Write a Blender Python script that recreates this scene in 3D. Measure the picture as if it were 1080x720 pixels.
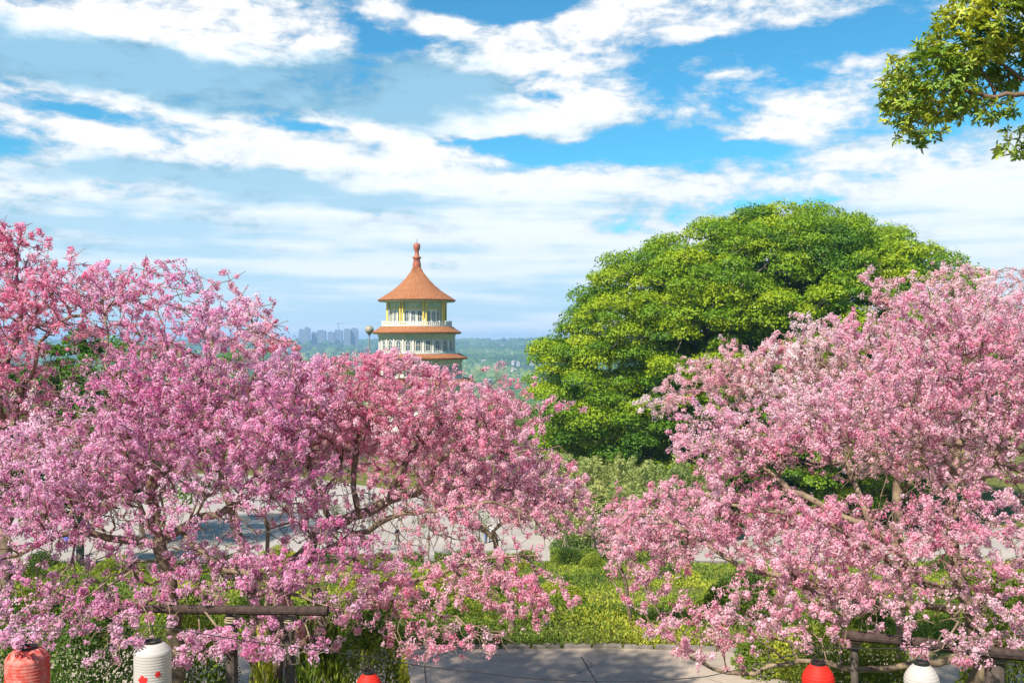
import bpy, math, random
import numpy as np
from mathutils import Vector, Matrix

# ------------------------------------------------------------------ camera
SC = bpy.context.scene
for _o in list(bpy.data.objects):
    bpy.data.objects.remove(_o)
CZ = 6.2            # camera height above the garden path
F = 1040.0          # focal length in pixels of the 1080 px wide photograph
cam_d = bpy.data.cameras.new('camera')
cam = bpy.data.objects.new('camera', cam_d)
SC.collection.objects.link(cam)
cam.location = (0, 0, CZ)
cam.rotation_euler = (math.radians(90), 0, 0)
cam_d.sensor_width = 36
cam_d.lens = 36 * F / 1080
cam_d.clip_start = 0.1
cam_d.clip_end = 20000
SC.camera = cam

# ------------------------------------------------------------------ sun, sky
SUN_EL, SUN_AZ = math.radians(46), math.radians(-146)   # azimuth clockwise from +Y
SKY_STRENGTH = 0.10
sun_dir = Vector((math.sin(SUN_AZ) * math.cos(SUN_EL), math.cos(SUN_AZ) * math.cos(SUN_EL), math.sin(SUN_EL)))
sl = bpy.data.lights.new('sun', 'SUN')
sl.energy = 4.3
sl.angle = math.radians(1.5)
sl.color = (1.0, 0.93, 0.82)
so = bpy.data.objects.new('sun', sl)
SC.collection.objects.link(so)
so.rotation_euler = (-sun_dir).to_track_quat('-Z', 'Y').to_euler()

SC.view_settings.view_transform = 'Standard'
SC.view_settings.look = 'None'
SC.view_settings.exposure = 1.02
SC.view_settings.gamma = 1
SC.view_settings.use_curve_mapping = False
SC.render.engine = 'CYCLES'
cy = SC.cycles
cy.max_bounces = 7
cy.diffuse_bounces = 4
cy.glossy_bounces = 2
cy.transmission_bounces = 4
cy.transparent_max_bounces = 4
cy.volume_bounces = 0
cy.caustics_reflective = False
cy.caustics_refractive = False
cy.use_denoising = True
try:
    cy.denoiser = 'OPENIMAGEDENOISE'
    cy.denoising_input_passes = 'RGB_ALBEDO_NORMAL'
    cy.denoising_prefilter = 'ACCURATE'
except Exception:
    pass

W = bpy.data.worlds.new("World")
SC.world = W
W.use_nodes = True
nt = W.node_tree
for n in list(nt.nodes):
    nt.nodes.remove(n)
try:
    W.cycles.sampling_method = 'MANUAL'
    W.cycles.sample_map_resolution = 512
except Exception:
    pass


def N(kind, **kw):
    n = nt.nodes.new(kind)
    for k, v in kw.items():
        setattr(n, k, v)
    return n


def L(a, b):
    nt.links.new(a, b)


def M(op, a, b=None, c=None, clamp=False):
    n = N('ShaderNodeMath', operation=op, use_clamp=clamp)
    for i, v in enumerate((a, b, c)):
        if v is None:
            continue
        if isinstance(v, (int, float)):
            n.inputs[i].default_value = v
        else:
            L(v, n.inputs[i])
    return n.outputs[0]


tc = N('ShaderNodeTexCoord')
sep = N('ShaderNodeSeparateXYZ')
L(tc.outputs['Generated'], sep.inputs[0])
az = M('ARCTAN2', sep.outputs[0], sep.outputs[1])
el = M('ARCSINE', sep.outputs[2])
cmb = N('ShaderNodeCombineXYZ')          # a direction as azimuth and elevation, in radians
L(az, cmb.inputs[0]); L(el, cmb.inputs[1])
AE = cmb.outputs[0]


def noise(scale, sx, sy, rot, det=6, rough=0.55, dist=0.0, seed=0.0):
    mp = N('ShaderNodeMapping')
    mp.inputs['Scale'].default_value = (sx, sy, 1)
    mp.inputs['Rotation'].default_value = (0, 0, rot)
    mp.inputs['Location'].default_value = (seed, seed * 0.7, seed * 1.3)
    L(AE, mp.inputs[0])
    t = N('ShaderNodeTexNoise')
    t.inputs['Scale'].default_value = scale
    t.inputs['Detail'].default_value = det
    t.inputs['Roughness'].default_value = rough
    t.inputs['Distortion'].default_value = dist
    L(mp.outputs[0], t.inputs['Vector'])
    return t.outputs[0], t.outputs[1]


# the direction bent by a coarse noise so that cloud banks do not read as ellipses
_, wc = noise(9, 1, 2.2, 0, 3, 0.5, 0, 3.1)
wv = N('ShaderNodeVectorMath', operation='SUBTRACT'); L(wc, wv.inputs[0]); wv.inputs[1].default_value = (0.5, 0.5, 0.5)
ws = N('ShaderNodeVectorMath', operation='MULTIPLY'); L(wv.outputs[0], ws.inputs[0]); ws.inputs[1].default_value = (0.10, 0.045, 0)
wa = N('ShaderNodeVectorMath', operation='ADD'); L(ws.outputs[0], wa.inputs[0]); L(AE, wa.inputs[1])
AEW = wa.outputs[0]


def bank(px, py, rx, ry, rot_deg, amp, acc):
    """one cloud bank: soft ellipse at an azimuth and elevation; amp below 0 is a gap of clear sky"""
    a = math.atan((px - 540) / F)
    e = math.atan((360 - py) / F * math.cos(a))
    mp = N('ShaderNodeMapping', vector_type='TEXTURE')
    mp.inputs['Location'].default_value = (a, e, 0)
    mp.inputs['Rotation'].default_value = (0, 0, math.radians(-rot_deg))
    mp.inputs['Scale'].default_value = (1.35 * rx / F, 1.35 * ry / F, 1)
    L(AEW, mp.inputs[0])
    g = N('ShaderNodeTexGradient', gradient_type='SPHERICAL')
    L(mp.outputs[0], g.inputs[0])
    m = N('ShaderNodeMath', operation='MULTIPLY_ADD')
    L(g.outputs[1], m.inputs[0]); m.inputs[1].default_value = amp
    if acc is None:
        m.inputs[2].default_value = 0
    else:
        L(acc, m.inputs[2])
    return m.outputs[0]


WHITE = [
    (170, 8, 210, 52, 2, 1.9), (300, 30, 70, 26, 10, .7), (20, 30, 60, 18, 10, .6), (150, 104, 240, 10, 6, .8), (400, 138, 120, 12, 12, .9),
    (120, 140, 170, 28, 4, .8), (330, 160, 200, 26, 6, .9), (520, 185, 160, 22, 5, .7), (480, 212, 120, 16, 6, .6),
    (110, 215, 150, 8, 2, .55), (330, 222, 120, 8, 3, .5), (350, 255, 160, 22, 0, .5), (560, 250, 160, 30, 0, .45),
    (590, 80, 160, 62, -12, 1.3), (650, 22, 170, 32, -8, 1.1), (540, 50, 90, 34, 0, .6), (545, 115, 90, 26, -5, .8), (560, 130, 90, 16, -4, .7),
    (820, 18, 110, 28, -6, .7), (470, 25, 26, 13, -10, .9), (860, 100, 110, 28, -12, 1.2), (880, 122, 80, 16, 0, .9), (820, 75, 90, 12, -16, .6), (930, 15, 90, 20, -4, .6),
    (815, 143, 75, 7, 3, .8), (760, 192, 100, 20, 2, .9), (990, 180, 150, 42, 5, 1.2), (880, 178, 60, 16, 0, .7),
    (1040, 235, 120, 40, 0, .8), (640, 200, 120, 20, 2, .6), (790, 78, 70, 7, -16, .6), (420, 8, 36, 22, 0, .7),
    (540, 225, 480, 40, 1, .45), (540, 290, 640, 46, 0, .5), (0, 170, 90, 40, 0, .5),
]
GREY = [
    (200, 78, 330, 30, 4, 1.2), (470, 95, 130, 42, 6, 1.0), (60, 60, 120, 24, 6, .6), (260, 200, 220, 14, 3, 1.0),
    (120, 180, 150, 14, 3, .7), (160, 240, 260, 12, 2, .8), (430, 262, 260, 8, 0, .4), (540, 312, 500, 8, 0, .5),
    (620, 215, 110, 16, 2, .5), (960, 225, 150, 14, 0, .5), (380, 205, 90, 10, 3, .5), (900, 290, 200, 14, 0, .4),
]
CLEAR = [
    (600, 158, 170, 11, 2, 1.3), (730, 130, 80, 18, -8, .9), (770, 52, 100, 9, -10, .6), (540, 8, 60, 12, -10, 1.1),
    (410, 48, 60, 12, 0, .7), (700, 150, 80, 14, 0, .9), (900, 45, 90, 18, -10, .8), (390, 35, 50, 16, 0, .7), (590, 95, 24, 7, 0, .8),
    (470, 5, 40, 10, 0, .9), (800, 158, 60, 8, 0, .6), (520, 155, 60, 9, 3, .7), (100, 120, 90, 9, 6, .8), (290, 130, 60, 7, 8, .7),
    (860, 212, 50, 6, 0, .4), (440, 205, 60, 8, 4, .5), (640, 60, 40, 8, -10, .4),
]
acc_w = acc_g = acc_c = None
for b in WHITE:
    acc_w = bank(*b, acc_w)
for b in GREY:
    acc_g = bank(*b, acc_g)
for b in CLEAR:
    acc_c = bank(*b, acc_c)
n1, _ = noise(11, 1.0, 2.6, 0.10, 9, 0.62, 0.25, 1.7)     # puffs
n2, _ = noise(5, 1.0, 5.0, 0.06, 6, 0.55, 0.3, 7.3)       # long streaks
n3, _ = noise(30, 1.0, 1.8, 0.0, 6, 0.6, 0.2, 4.4)        # fine tatters


def cen(x, k):
    return M('MULTIPLY', M('SUBTRACT', x, 0.5), k)


tex = M('ADD', M('ADD', cen(n1, 4.2), cen(n2, 2.0)), cen(n3, 1.9))
cov = M('ADD', M('SUBTRACT', M('ADD', M('MINIMUM', acc_w, 1.15), M('MULTIPLY', acc_g, 1.0)), M('MULTIPLY', acc_c, 1.15)), tex)
low = N('ShaderNodeMapRange', interpolation_type='SMOOTHSTEP')    # more cloud towards the horizon
L(el, low.inputs[0]); low.inputs[1].default_value = 0.26; low.inputs[2].default_value = 0.06
low2 = N('ShaderNodeMapRange', interpolation_type='SMOOTHSTEP')
L(el, low2.inputs[0]); low2.inputs[1].default_value = 0.12; low2.inputs[2].default_value = 0.03
cov = M('ADD', cov, M('ADD', M('MULTIPLY', low.outputs[0], .62), M('MULTIPLY', low2.outputs[0], 1.6)))
ss = N('ShaderNodeMapRange', interpolation_type='SMOOTHSTEP')
L(cov, ss.inputs[0]); ss.inputs[1].default_value = -.10; ss.inputs[2].default_value = 1.15
alpha = ss.outputs[0]
# how much of the cloud is its shaded blue-grey underside
gd = M('SUBTRACT', M('MULTIPLY', acc_g, 1.6), M('MULTIPLY', acc_w, .75))
puff = M('SUBTRACT', 1.0, M('MULTIPLY', low.outputs[0], .75))
gd = M('ADD', gd, M('ADD', cen(n2, 2.4), M('MULTIPLY', M('ADD', cen(n1, -2.2), cen(n3, -1.8)), puff)))
n4, _ = noise(7, .55, 9.0, 0.03, 5, 0.5, 0.2, 9.9)        # the long bars low over the horizon
gd = M('ADD', gd, M('MULTIPLY', cen(n4, 4.5), low.outputs[0]))
gd = M('ADD', gd, M('MULTIPLY', low2.outputs[0], .35))
gr = N('ShaderNodeMapRange', interpolation_type='SMOOTHSTEP')
L(gd, gr.inputs[0]); gr.inputs[1].default_value = -.75; gr.inputs[2].default_value = .95
ccol = N('ShaderNodeMix', data_type='RGBA')
L(gr.outputs[0], ccol.inputs[0])
gcol = N('ShaderNodeMix', data_type='RGBA')       # undersides pale out towards the horizon
L(low.outputs[0], gcol.inputs[0])
gcol.inputs[6].default_value = (0.15, 0.285, 0.385, 1)
gcol.inputs[7].default_value = (0.25, 0.37, 0.45, 1)
L(gcol.outputs[2], ccol.inputs[7])
wcol = N('ShaderNodeMix', data_type='RGBA')       # and the tops turn a soft grey white there
L(low.outputs[0], wcol.inputs[0])
wcol.inputs[6].default_value = (0.54, 0.545, 0.55, 1)
wcol.inputs[7].default_value = (0.415, 0.46, 0.50, 1)
L(wcol.outputs[2], ccol.inputs[6])
# bright core
br = N('ShaderNodeMapRange', interpolation_type='SMOOTHSTEP')
L(cov, br.inputs[0]); br.inputs[1].default_value = .3; br.inputs[2].default_value = 1.6
br.inputs[3].default_value = .84; br.inputs[4].default_value = 1.08
sky = N('ShaderNodeTexSky', sky_type='NISHITA')
sky.sun_disc = False
sky.sun_elevation = SUN_EL
sky.sun_rotation = SUN_AZ
sky.altitude = 200
sky.air_density = 1.0
sky.dust_density = 0.3
sky.ozone_density = 2.0
bg1 = N('ShaderNodeBackground'); bg1.inputs[1].default_value = SKY_STRENGTH
tint = N('ShaderNodeMix', data_type='RGBA', blend_type='MULTIPLY')
tint.inputs[0].default_value = 1
tint.inputs[7].default_value = (0.23, 0.68, 0.78, 1)          # the saturated cyan blue of the photograph's clear sky
L(sky.outputs[0], tint.inputs[6]); L(tint.outputs[2], bg1.inputs[0])
bg2 = N('ShaderNodeBackground')
L(ccol.outputs[2], bg2.inputs[0]); L(br.outputs[0], bg2.inputs[1])
ms = N('ShaderNodeMixShader')
L(alpha, ms.inputs[0]); L(bg1.outputs[0], ms.inputs[1]); L(bg2.outputs[0], ms.inputs[2])
wo = N('ShaderNodeOutputWorld')
L(ms.outputs[0], wo.inputs[0])

# ================================================================== helpers
COL = SC.collection
rng = np.random.default_rng(7)


def P(px, py, d):
    """the world point that stands d metres ahead, seen at that pixel of the 1080x720 photograph"""
    return np.array(((px - 540) / F * d, d, CZ - (py - 360) / F * d))


def mat(name, base=(.5, .5, .5), rough=.8, spec=.3, var=0.0, scale=5.0, var2=None, bump=0.0, bscale=30.0,
        trans=0.0, tcol=None, attr=None, ramp=None, metallic=0.0, obj_coord=True):
    """Principled material; var2 mixes a second colour by noise, attr+ramp colour it by a per-vertex number,
    trans adds light passing through the leaf or petal"""
    m = bpy.data.materials.new(name)
    m.use_nodes = True
    t = m.node_tree
    b = t.nodes['Principled BSDF']
    out = t.nodes['Material Output']
    b.inputs['Roughness'].default_value = rough
    b.inputs['Specular IOR Level'].default_value = spec
    b.inputs['Metallic'].default_value = metallic
    b.inputs['Base Color'].default_value = (*base, 1)
    co = t.nodes.new('ShaderNodeTexCoord')
    src = co.outputs['Object']
    colour = None
    if attr:
        a = t.nodes.new('ShaderNodeAttribute'); a.attribute_name = attr
        r = t.nodes.new('ShaderNodeValToRGB')
        e = r.color_ramp.elements
        e[0].position, e[0].color = ramp[0][0], (*ramp[0][1], 1)
        e[1].position, e[1].color = ramp[-1][0], (*ramp[-1][1], 1)
        for p_, c_ in ramp[1:-1]:
            x = e.new(p_); x.color = (*c_, 1)
        t.links.new(a.outputs['Fac'], r.inputs[0])
        colour = r.outputs[0]
    elif var2 is not None:
        n_ = t.nodes.new('ShaderNodeTexNoise')
        n_.inputs['Scale'].default_value = scale
        n_.inputs['Detail'].default_value = 8
        n_.inputs['Roughness'].default_value = .65
        t.links.new(src, n_.inputs['Vector'])
        r = t.nodes.new('ShaderNodeMapRange')
        r.inputs[1].default_value = .35; r.inputs[2].default_value = .65
        t.links.new(n_.outputs[0], r.inputs[0])
        mx = t.nodes.new('ShaderNodeMix'); mx.data_type = 'RGBA'
        mx.inputs[6].default_value = (*base, 1); mx.inputs[7].default_value = (*var2, 1)
        t.links.new(r.outputs[0], mx.inputs[0])
        colour = mx.outputs[2]
    if colour is not None:
        t.links.new(colour, b.inputs['Base Color'])
    if bump:
        n_ = t.nodes.new('ShaderNodeTexNoise')
        n_.inputs['Scale'].default_value = bscale; n_.inputs['Detail'].default_value = 6
        t.links.new(src, n_.inputs['Vector'])
        bp = t.nodes.new('ShaderNodeBump'); bp.inputs['Strength'].default_value = bump
        t.links.new(n_.outputs[0], bp.inputs['Height'])
        t.links.new(bp.outputs[0], b.inputs['Normal'])
    if trans:
        tr = t.nodes.new('ShaderNodeBsdfTranslucent')
        if colour is not None:
            if tcol:
                mm = t.nodes.new('ShaderNodeMix'); mm.data_type = 'RGBA'; mm.blend_type = 'MULTIPLY'
                mm.inputs[0].default_value = 1; mm.inputs[7].default_value = (*tcol, 1)
                t.links.new(colour, mm.inputs[6]); t.links.new(mm.outputs[2], tr.inputs[0])
            else:
                t.links.new(colour, tr.inputs[0])
        else:
            tr.inputs[0].default_value = (*(tcol or base), 1)
        ms_ = t.nodes.new('ShaderNodeMixShader'); ms_.inputs[0].default_value = trans
        t.links.new(b.outputs[0], ms_.inputs[1]); t.links.new(tr.outputs[0], ms_.inputs[2])
        t.links.new(ms_.outputs[0], out.inputs[0])
    return m


def mesh_np(name, V, faces, k, attr=None, smooth=False):
    """mesh from an (n,3) array and an (m,k) array of faces of k corners each"""
    me = bpy.data.meshes.new(name)
    V = np.ascontiguousarray(V, np.float32)
    fc = np.ascontiguousarray(faces, np.int32)
    me.vertices.add(len(V)); me.vertices.foreach_set('co', V.ravel())
    me.loops.add(fc.size); me.loops.foreach_set('vertex_index', fc.ravel())
    me.polygons.add(len(fc))
    me.polygons.foreach_set('loop_start', np.arange(0, fc.size, k, dtype=np.int32))
    if attr is not None:
        a = me.attributes.new('tint', 'FLOAT', 'POINT')
        a.data.foreach_set('value', np.ascontiguousarray(attr, np.float32))
    me.update(calc_edges=True)
    if smooth:
        me.polygons.foreach_set('use_smooth', np.ones(len(fc), bool))
    return me


def link(name, me, material=None, parent=None, loc=None):
    o = bpy.data.objects.new(name, me)
    COL.objects.link(o)
    if material is not None and me is not None:
        me.materials.append(material)
    if parent is not None:
        o.parent = parent
    if loc is not None:
        o.location = loc
    return o


def tag(o, label, cat, group=None, kind=None):
    if label: o['label'] = label
    if cat: o['category'] = cat
    if group: o['group'] = group
    if kind: o['kind'] = kind
    return o


def thing(name, label, cat, loc=(0, 0, 0), group=None, rz=0):
    o = bpy.data.objects.new(name, None)
    COL.objects.link(o)
    o.location = loc; o.rotation_euler = (0, 0, rz)
    o.empty_display_size = .3
    return tag(o, label, cat, group)


def copy_tree(o, parent=None):
    c = o.copy(); COL.objects.link(c); c.parent = parent
    for ch in [x for x in bpy.data.objects if x.parent == o]:
        copy_tree(ch, c)
    return c


class MB:
    """collects simple shapes into one mesh"""
    def __init__(s):
        s.v, s.f = [], []

    def add(s, v, f):
        o = len(s.v); s.v += [tuple(map(float, p)) for p in v]; s.f += [tuple(i + o for i in q) for q in f]
        return s

    def box(s, c, size, rz=0.0, taper=1.0):
        x, y, z = [k / 2 for k in size]
        cs, sn = math.cos(rz), math.sin(rz)
        v = []
        for dz, k in ((-z, 1), (z, taper)):
            for dx, dy in ((-x * k, -y * k), (x * k, -y * k), (x * k, y * k), (-x * k, y * k)):
                v.append((c[0] + dx * cs - dy * sn, c[1] + dx * sn + dy * cs, c[2] + dz))
        return s.add(v, [(3, 2, 1, 0), (4, 5, 6, 7), (0, 1, 5, 4), (1, 2, 6, 5), (2, 3, 7, 6), (3, 0, 4, 7)])

    def tube(s, pts, rad, k=8, cap=True):
        pts = [Vector(p) for p in pts]
        if isinstance(rad, (int, float)): rad = [rad] * len(pts)
        v = []
        ref = None
        for i, p in enumerate(pts):
            d = (pts[min(i + 1, len(pts) - 1)] - pts[max(i - 1, 0)]).normalized()
            if ref is None:
                ref = Vector((0, 0, 1)) if abs(d.z) < .9 else Vector((1, 0, 0))
            a = d.cross(ref).normalized(); b = a.cross(d).normalized(); ref = b
            for j in range(k):
                t = 2 * math.pi * j / k
                v.append(p + (a * math.cos(t) + b * math.sin(t)) * rad[i])
        f = []
        for i in range(len(pts) - 1):
            for j in range(k):
                f.append((i * k + j, i * k + (j + 1) % k, (i + 1) * k + (j + 1) % k, (i + 1) * k + j))
        if cap:
            f.append(tuple(range(k - 1, -1, -1))); f.append(tuple((len(pts) - 1) * k + j for j in range(k)))
        return s.add(v, f)

    def lathe(s, prof, k=48, c=(0, 0, 0), rib=0.0, close=False):
        """prof: (radius, z) from bottom to top or along a closed section"""
        v = []
        for r, z in prof:
            for j in range(k):
                t = 2 * math.pi * j / k
                rr = r + (rib if j % 2 else 0) * (1 if r > .3 else 0)
                v.append((c[0] + rr * math.cos(t), c[1] + rr * math.sin(t), c[2] + z))
        f = []
        n = len(prof)
        for i in range(n if close else n - 1):
            for j in range(k):
                a, b = i * k, ((i + 1) % n) * k
                f.append((a + j, a + (j + 1) % k, b + (j + 1) % k, b + j))
        return s.add(v, f)

    def build(s, name, material, parent=None, smooth=False, loc=None):
        me = bpy.data.meshes.new(name)
        me.from_pydata(s.v, [], s.f)
        me.update()
        if smooth:
            me.polygons.foreach_set('use_smooth', np.ones(len(me.polygons), bool))
        return link(name, me, material, parent, loc)


def sph(n, r=None):
    r = r or rng
    v = r.normal(size=(n, 3)); return v / np.linalg.norm(v, axis=1, keepdims=True)


def unit(v):
    return v / np.maximum(np.linalg.norm(v, axis=-1, keepdims=True), 1e-9)


def lowfreq(p, f, seed):
    """smooth pseudo-noise in about -1..1"""
    r = np.random.default_rng(seed)
    s = np.zeros(len(p))
    for _ in range(7):
        k = r.normal(size=3) * f
        s += np.sin(p @ k + r.uniform(0, 6.28))
    return s / 2.7


def leaf_quads(C, Nn, T, ln, wd, fold=.25):
    """one folded leaf of 6 corners in 2 quads per row: C base point, Nn normal, T direction of the midrib"""
    B = unit(np.cross(Nn, T))
    ln = np.asarray(ln)[:, None] if np.ndim(ln) else ln
    wd = np.asarray(wd)[:, None] if np.ndim(wd) else wd
    up = Nn * (wd * fold)
    v0 = C; v3 = C + T * ln - Nn * ln * .12
    m1, m2 = C + T * ln * .33, C + T * ln * .68
    V = np.stack([v0, m1 + B * wd * .5 + up, m2 + B * wd * .45 + up, v3, m2 - B * wd * .45 + up, m1 - B * wd * .5 + up], 1).reshape(-1, 3)
    i = np.arange(len(C))[:, None] * 6
    Fq = np.concatenate([i + np.array([[0, 1, 2, 3]]), i + np.array([[0, 3, 4, 5]])], 0)
    return V, Fq


def simple_quads(C, Nn, T, ln, wd):
    """one bent leaf face of four corners per row"""
    B = unit(np.cross(Nn, T))
    ln = ln[:, None]; wd = wd[:, None]
    V = np.stack([C - T * ln * .5, C + B * wd * .5 + Nn * wd * .2, C + T * ln * .5, C - B * wd * .5 + Nn * wd * .2], 1).reshape(-1, 3)
    i = np.arange(len(C))[:, None] * 4
    return V, i + np.array([[0, 1, 2, 3]])


# ------------------------------------------------------------------ the land
def smooth(a, b, x):
    t = np.clip((x - a) / (b - a), 0, 1); return t * t * (3 - 2 * t)


def hill_noise(x, y, s, seed=1):
    r = np.random.default_rng(seed)
    z = 0
    for o in range(5):
        for _ in range(4):
            a = r.uniform(0, 6.28); k = 6.28 / s * 2 ** o
            z = z + np.sin((x * np.cos(a) + y * np.sin(a)) * k + r.uniform(0, 6.28)) / 2 ** o
    return z / 4


def ground(x, y):
    x = np.asarray(x, float); y = np.asarray(y, float)
    z = np.interp(y, [-60, 1.5, 3, 8.5, 10, 20.6, 23, 84, 86, 240, 270, 600, 1500, 2600, 4000, 5400, 6200, 9000],
                  [5.0, 4.5, 4.2, .3, 0, 0, -.35, -12.9, -13, -13, -14, -62, -78, -55, -24, 8, 16, -10])
    z = z + smooth(700, 3000, y) * hill_noise(x, y, 1500, 3) * 9 * (1 + .3 * smooth(3500, 5500, y))
    gz = smooth(23, 30, y) * (1 - smooth(74, 84, y))
    z = z + gz * .35 * np.sin(x * .5 + y * .31) * np.sin(y * .23 - x * .17 + 1)
    # a low rise to the far right behind the shrubs and the big tree
    z = z + smooth(240, 320, y) * (1 - smooth(500, 900, y)) * smooth(60, 200, x) * 6
    return z

# ================================================================== the setting
M_grass = mat('turf', (.085, .11, .022), .95, .1, var2=(.16, .15, .035), scale=.9, bump=.5, bscale=8)
M_far = mat('far_land', (.022, .055, .02), .95, .1, var2=(.06, .10, .035), scale=.006, bump=.0)
M_path = mat('worn_concrete', (.42, .34, .265), .85, .25, var2=(.30, .25, .20), scale=.9, bump=.25, bscale=25)
M_plaza = mat('pale_paving', (.40, .35, .31), .85, .25, var2=(.30, .27, .25), scale=.25, bump=.1, bscale=10)
M_kerb = mat('kerb_stone', (.15, .13, .11), .9, .2, var2=(.25, .22, .19), scale=4, bump=.5, bscale=18)


def sheet(name, ys, xs_of, zoff, material, label_kind='structure'):
    rows = [np.stack([xs_of(y), np.full_like(xs_of(y), y), ground(xs_of(y), np.full_like(xs_of(y), y)) + zoff], 1) for y in ys]
    n = len(rows[0])
    V = np.concatenate(rows)
    i = (np.arange(len(ys) - 1)[:, None] * n + np.arange(n - 1)[None]).ravel()
    fq = np.stack([i, i + 1, i + 1 + n, i + n], 1)
    o = link(name, mesh_np(name, V, fq, 4, smooth=True), material)
    o['kind'] = 'structure'
    return o


s_ = np.linspace(-1, 1, 161)
s_ = np.sign(s_) * np.abs(s_) ** 1.4
ys = np.unique(np.concatenate([np.linspace(-60, 1.5, 8), np.linspace(1.5, 10, 18), np.linspace(10, 20.6, 10), np.linspace(20.6, 23, 5),
                               np.linspace(23, 84, 70), [86, 100, 130, 170, 210, 240], np.linspace(240, 300, 8)]))
g0 = sheet('garden_ground', ys, lambda y: s_ * (70 + max(y, 0) * 1.2), 0, M_grass)
ys2 = 300 * (9000 / 300) ** np.linspace(0, 1, 170)
s2 = np.linspace(-1, 1, 261)
g1 = sheet('distant_hills', ys2, lambda y: s2 * (70 + y * 1.2), 0, M_far)

# path, with the far edge swinging nearer to the right
yy = np.linspace(0, 1, 12)


def path_far(x):
    return 19.9 - .10 * np.clip(x - 2, 0, 9) - .012 * np.clip(x - 2, 0, 9) ** 2 + .02 * x


xs = np.linspace(-22, 24, 70)
V = np.concatenate([np.stack([xs, 13.6 + (path_far(xs) - 13.6) * t, np.full_like(xs, .006)], 1) for t in yy])
i = (np.arange(11)[:, None] * 70 + np.arange(69)[None]).ravel()
o = link('garden_path', mesh_np('garden_path', V, np.stack([i, i + 1, i + 71, i + 70], 1), 4), M_path); o['kind'] = 'structure'
# expansion joints are grooves laid as thin dark strips on the slab
mb = MB()
for x in np.arange(-20, 23, 3.1):
    mb.box((x, 16.6, .009), (.025, 5.6, .004), rz=.12)
o = mb.build('path_joints', mat('joint', (.13, .11, .09), .95, .1)); o['kind'] = 'structure'
mb = MB()
for x in np.arange(-21, 22, .62):
    j = rng.normal(0, .02)
    mb.box((x, float(path_far(x)) + .08 + j, .02), (.60 + rng.normal(0, .03), .15, .09 + rng.normal(0, .018)), rz=float((path_far(x + .1) - path_far(x - .1)) / .2) + rng.normal(0, .02), taper=.93)
o = mb.build('path_kerb', M_kerb); o['kind'] = 'structure'
V = np.array([(-80, 85.5, -12.985), (60, 85.5, -12.985), (60, 101.5, -12.985), (6, 102.5, -12.985), (-4, 118, -12.985), (-30, 140, -12.985), (-80, 150, -12.985)])
me = bpy.data.meshes.new('plaza'); me.from_pydata([tuple(v) for v in V], [], [tuple(range(7))])
o = link('plaza', me, M_plaza); o['kind'] = 'structure'
mb = MB()
mb.box((-10, 85.35, -12.93), (140, .3, .26))
o = mb.build('plaza_kerb', M_kerb); o['kind'] = 'structure'

# fine cracks and fallen petals on the path
mb = MB()
cr_ = np.random.default_rng(77)
for k in range(16):
    x_, y_ = cr_.uniform(-5, 7), cr_.uniform(17, 19.5); a_ = cr_.uniform(0, 6.28)
    for q in range(9):
        nx, ny = x_ + math.cos(a_) * .14, y_ + math.sin(a_) * .14
        mb.box(((x_ + nx) / 2, (y_ + ny) / 2, .0105), (.15, .008, .002), rz=a_); a_ += cr_.normal(0, .5); x_, y_ = nx, ny
o = mb.build('path_cracks', bpy.data.materials['joint']); o['kind'] = 'structure'
n_ = 10000
px_ = cr_.uniform(-12, 14, n_); py_ = cr_.uniform(14, 20.2, n_)
k_ = (lowfreq(np.stack([px_, py_, px_ * 0], 1), 1.5, 5) + cr_.normal(0, .5, n_)) > 0
px_, py_ = px_[k_], py_[k_]; n_ = len(px_)
C_ = np.stack([px_, py_, np.full(n_, .014)], 1)
N_ = unit(np.array([[0, 0, 1.]]) + cr_.normal(0, .25, (n_, 3)))
T_ = unit(np.cross(N_, sph(n_, cr_)))
V, f = simple_quads(C_, N_, T_, cr_.uniform(.018, .034, n_), cr_.uniform(.014, .026, n_))
o = link('fallen_petals', mesh_np('fallen_petals', V, f, 4), mat('fallen_petal', (.72, .42, .50), .8, .2))
tag(o, 'fallen pink petals scattered on the path', 'petals', None, 'stuff')

# ------------------------------------------------------------------ the pagoda
PD = 207.0
PU = PD / F                      # metres per photograph pixel at the pagoda


def pz(y):
    return CZ - (y - 360) * PU


M_tile = mat('orange_roof_tile', (.34, .14, .055), .7, .2, var2=(.25, .095, .04), scale=1.5, bump=.2, bscale=6)
M_tile2 = mat('terracotta_finial', (.34, .10, .05), .5, .35)
M_white = mat('white_plaster', (.72, .70, .64), .8, .3, var2=(.60, .59, .54), scale=1.2)
M_cream = mat('cream_plaster', (.66, .61, .46), .8, .3, var2=(.54, .51, .40), scale=.8)
M_green = mat('painted_frieze_green', (.20, .38, .30), .6, .3, var2=(.56, .54, .32), scale=1.6)
M_yel = mat('yellow_column', (.70, .52, .08), .5, .4)
M_glass = mat('dark_glazing', (.09, .12, .14), .2, .6)
M_frame = mat('window_frame_paint', (.62, .60, .50), .6, .3)

pag = thing('pagoda', 'round tiered pagoda with cone shaped orange tiled roof rising behind the pink blossom', 'pagoda',
            ((439.6 - 540) * PU, PD, -13))
PG = -13


def Z(y):
    return pz(y) - PG


def part(mb, name, m, parent=None, smooth=False, loc=None):
    return mb.build(name, m, parent or pag, smooth, loc)


# finial
fn = [(0.9 * .9, 283), (.9, 281), (.82, 277), (.62, 273.5), (.92, 272.5), (.92, 271), (.5, 270), (.42, 266), (.5, 264.5), (.66, 262.5), (.75, 260), (.7, 257.8), (.45, 256.6), (.05, 256)]
part(MB().lathe([(r, Z(y)) for r, y in fn], 24), 'finial', M_tile2, smooth=True)
part(MB().tube([(0, 0, Z(256.5)), (0, 0, Z(252))], .06, 6), 'lightning_rod', M_glass)
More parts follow.
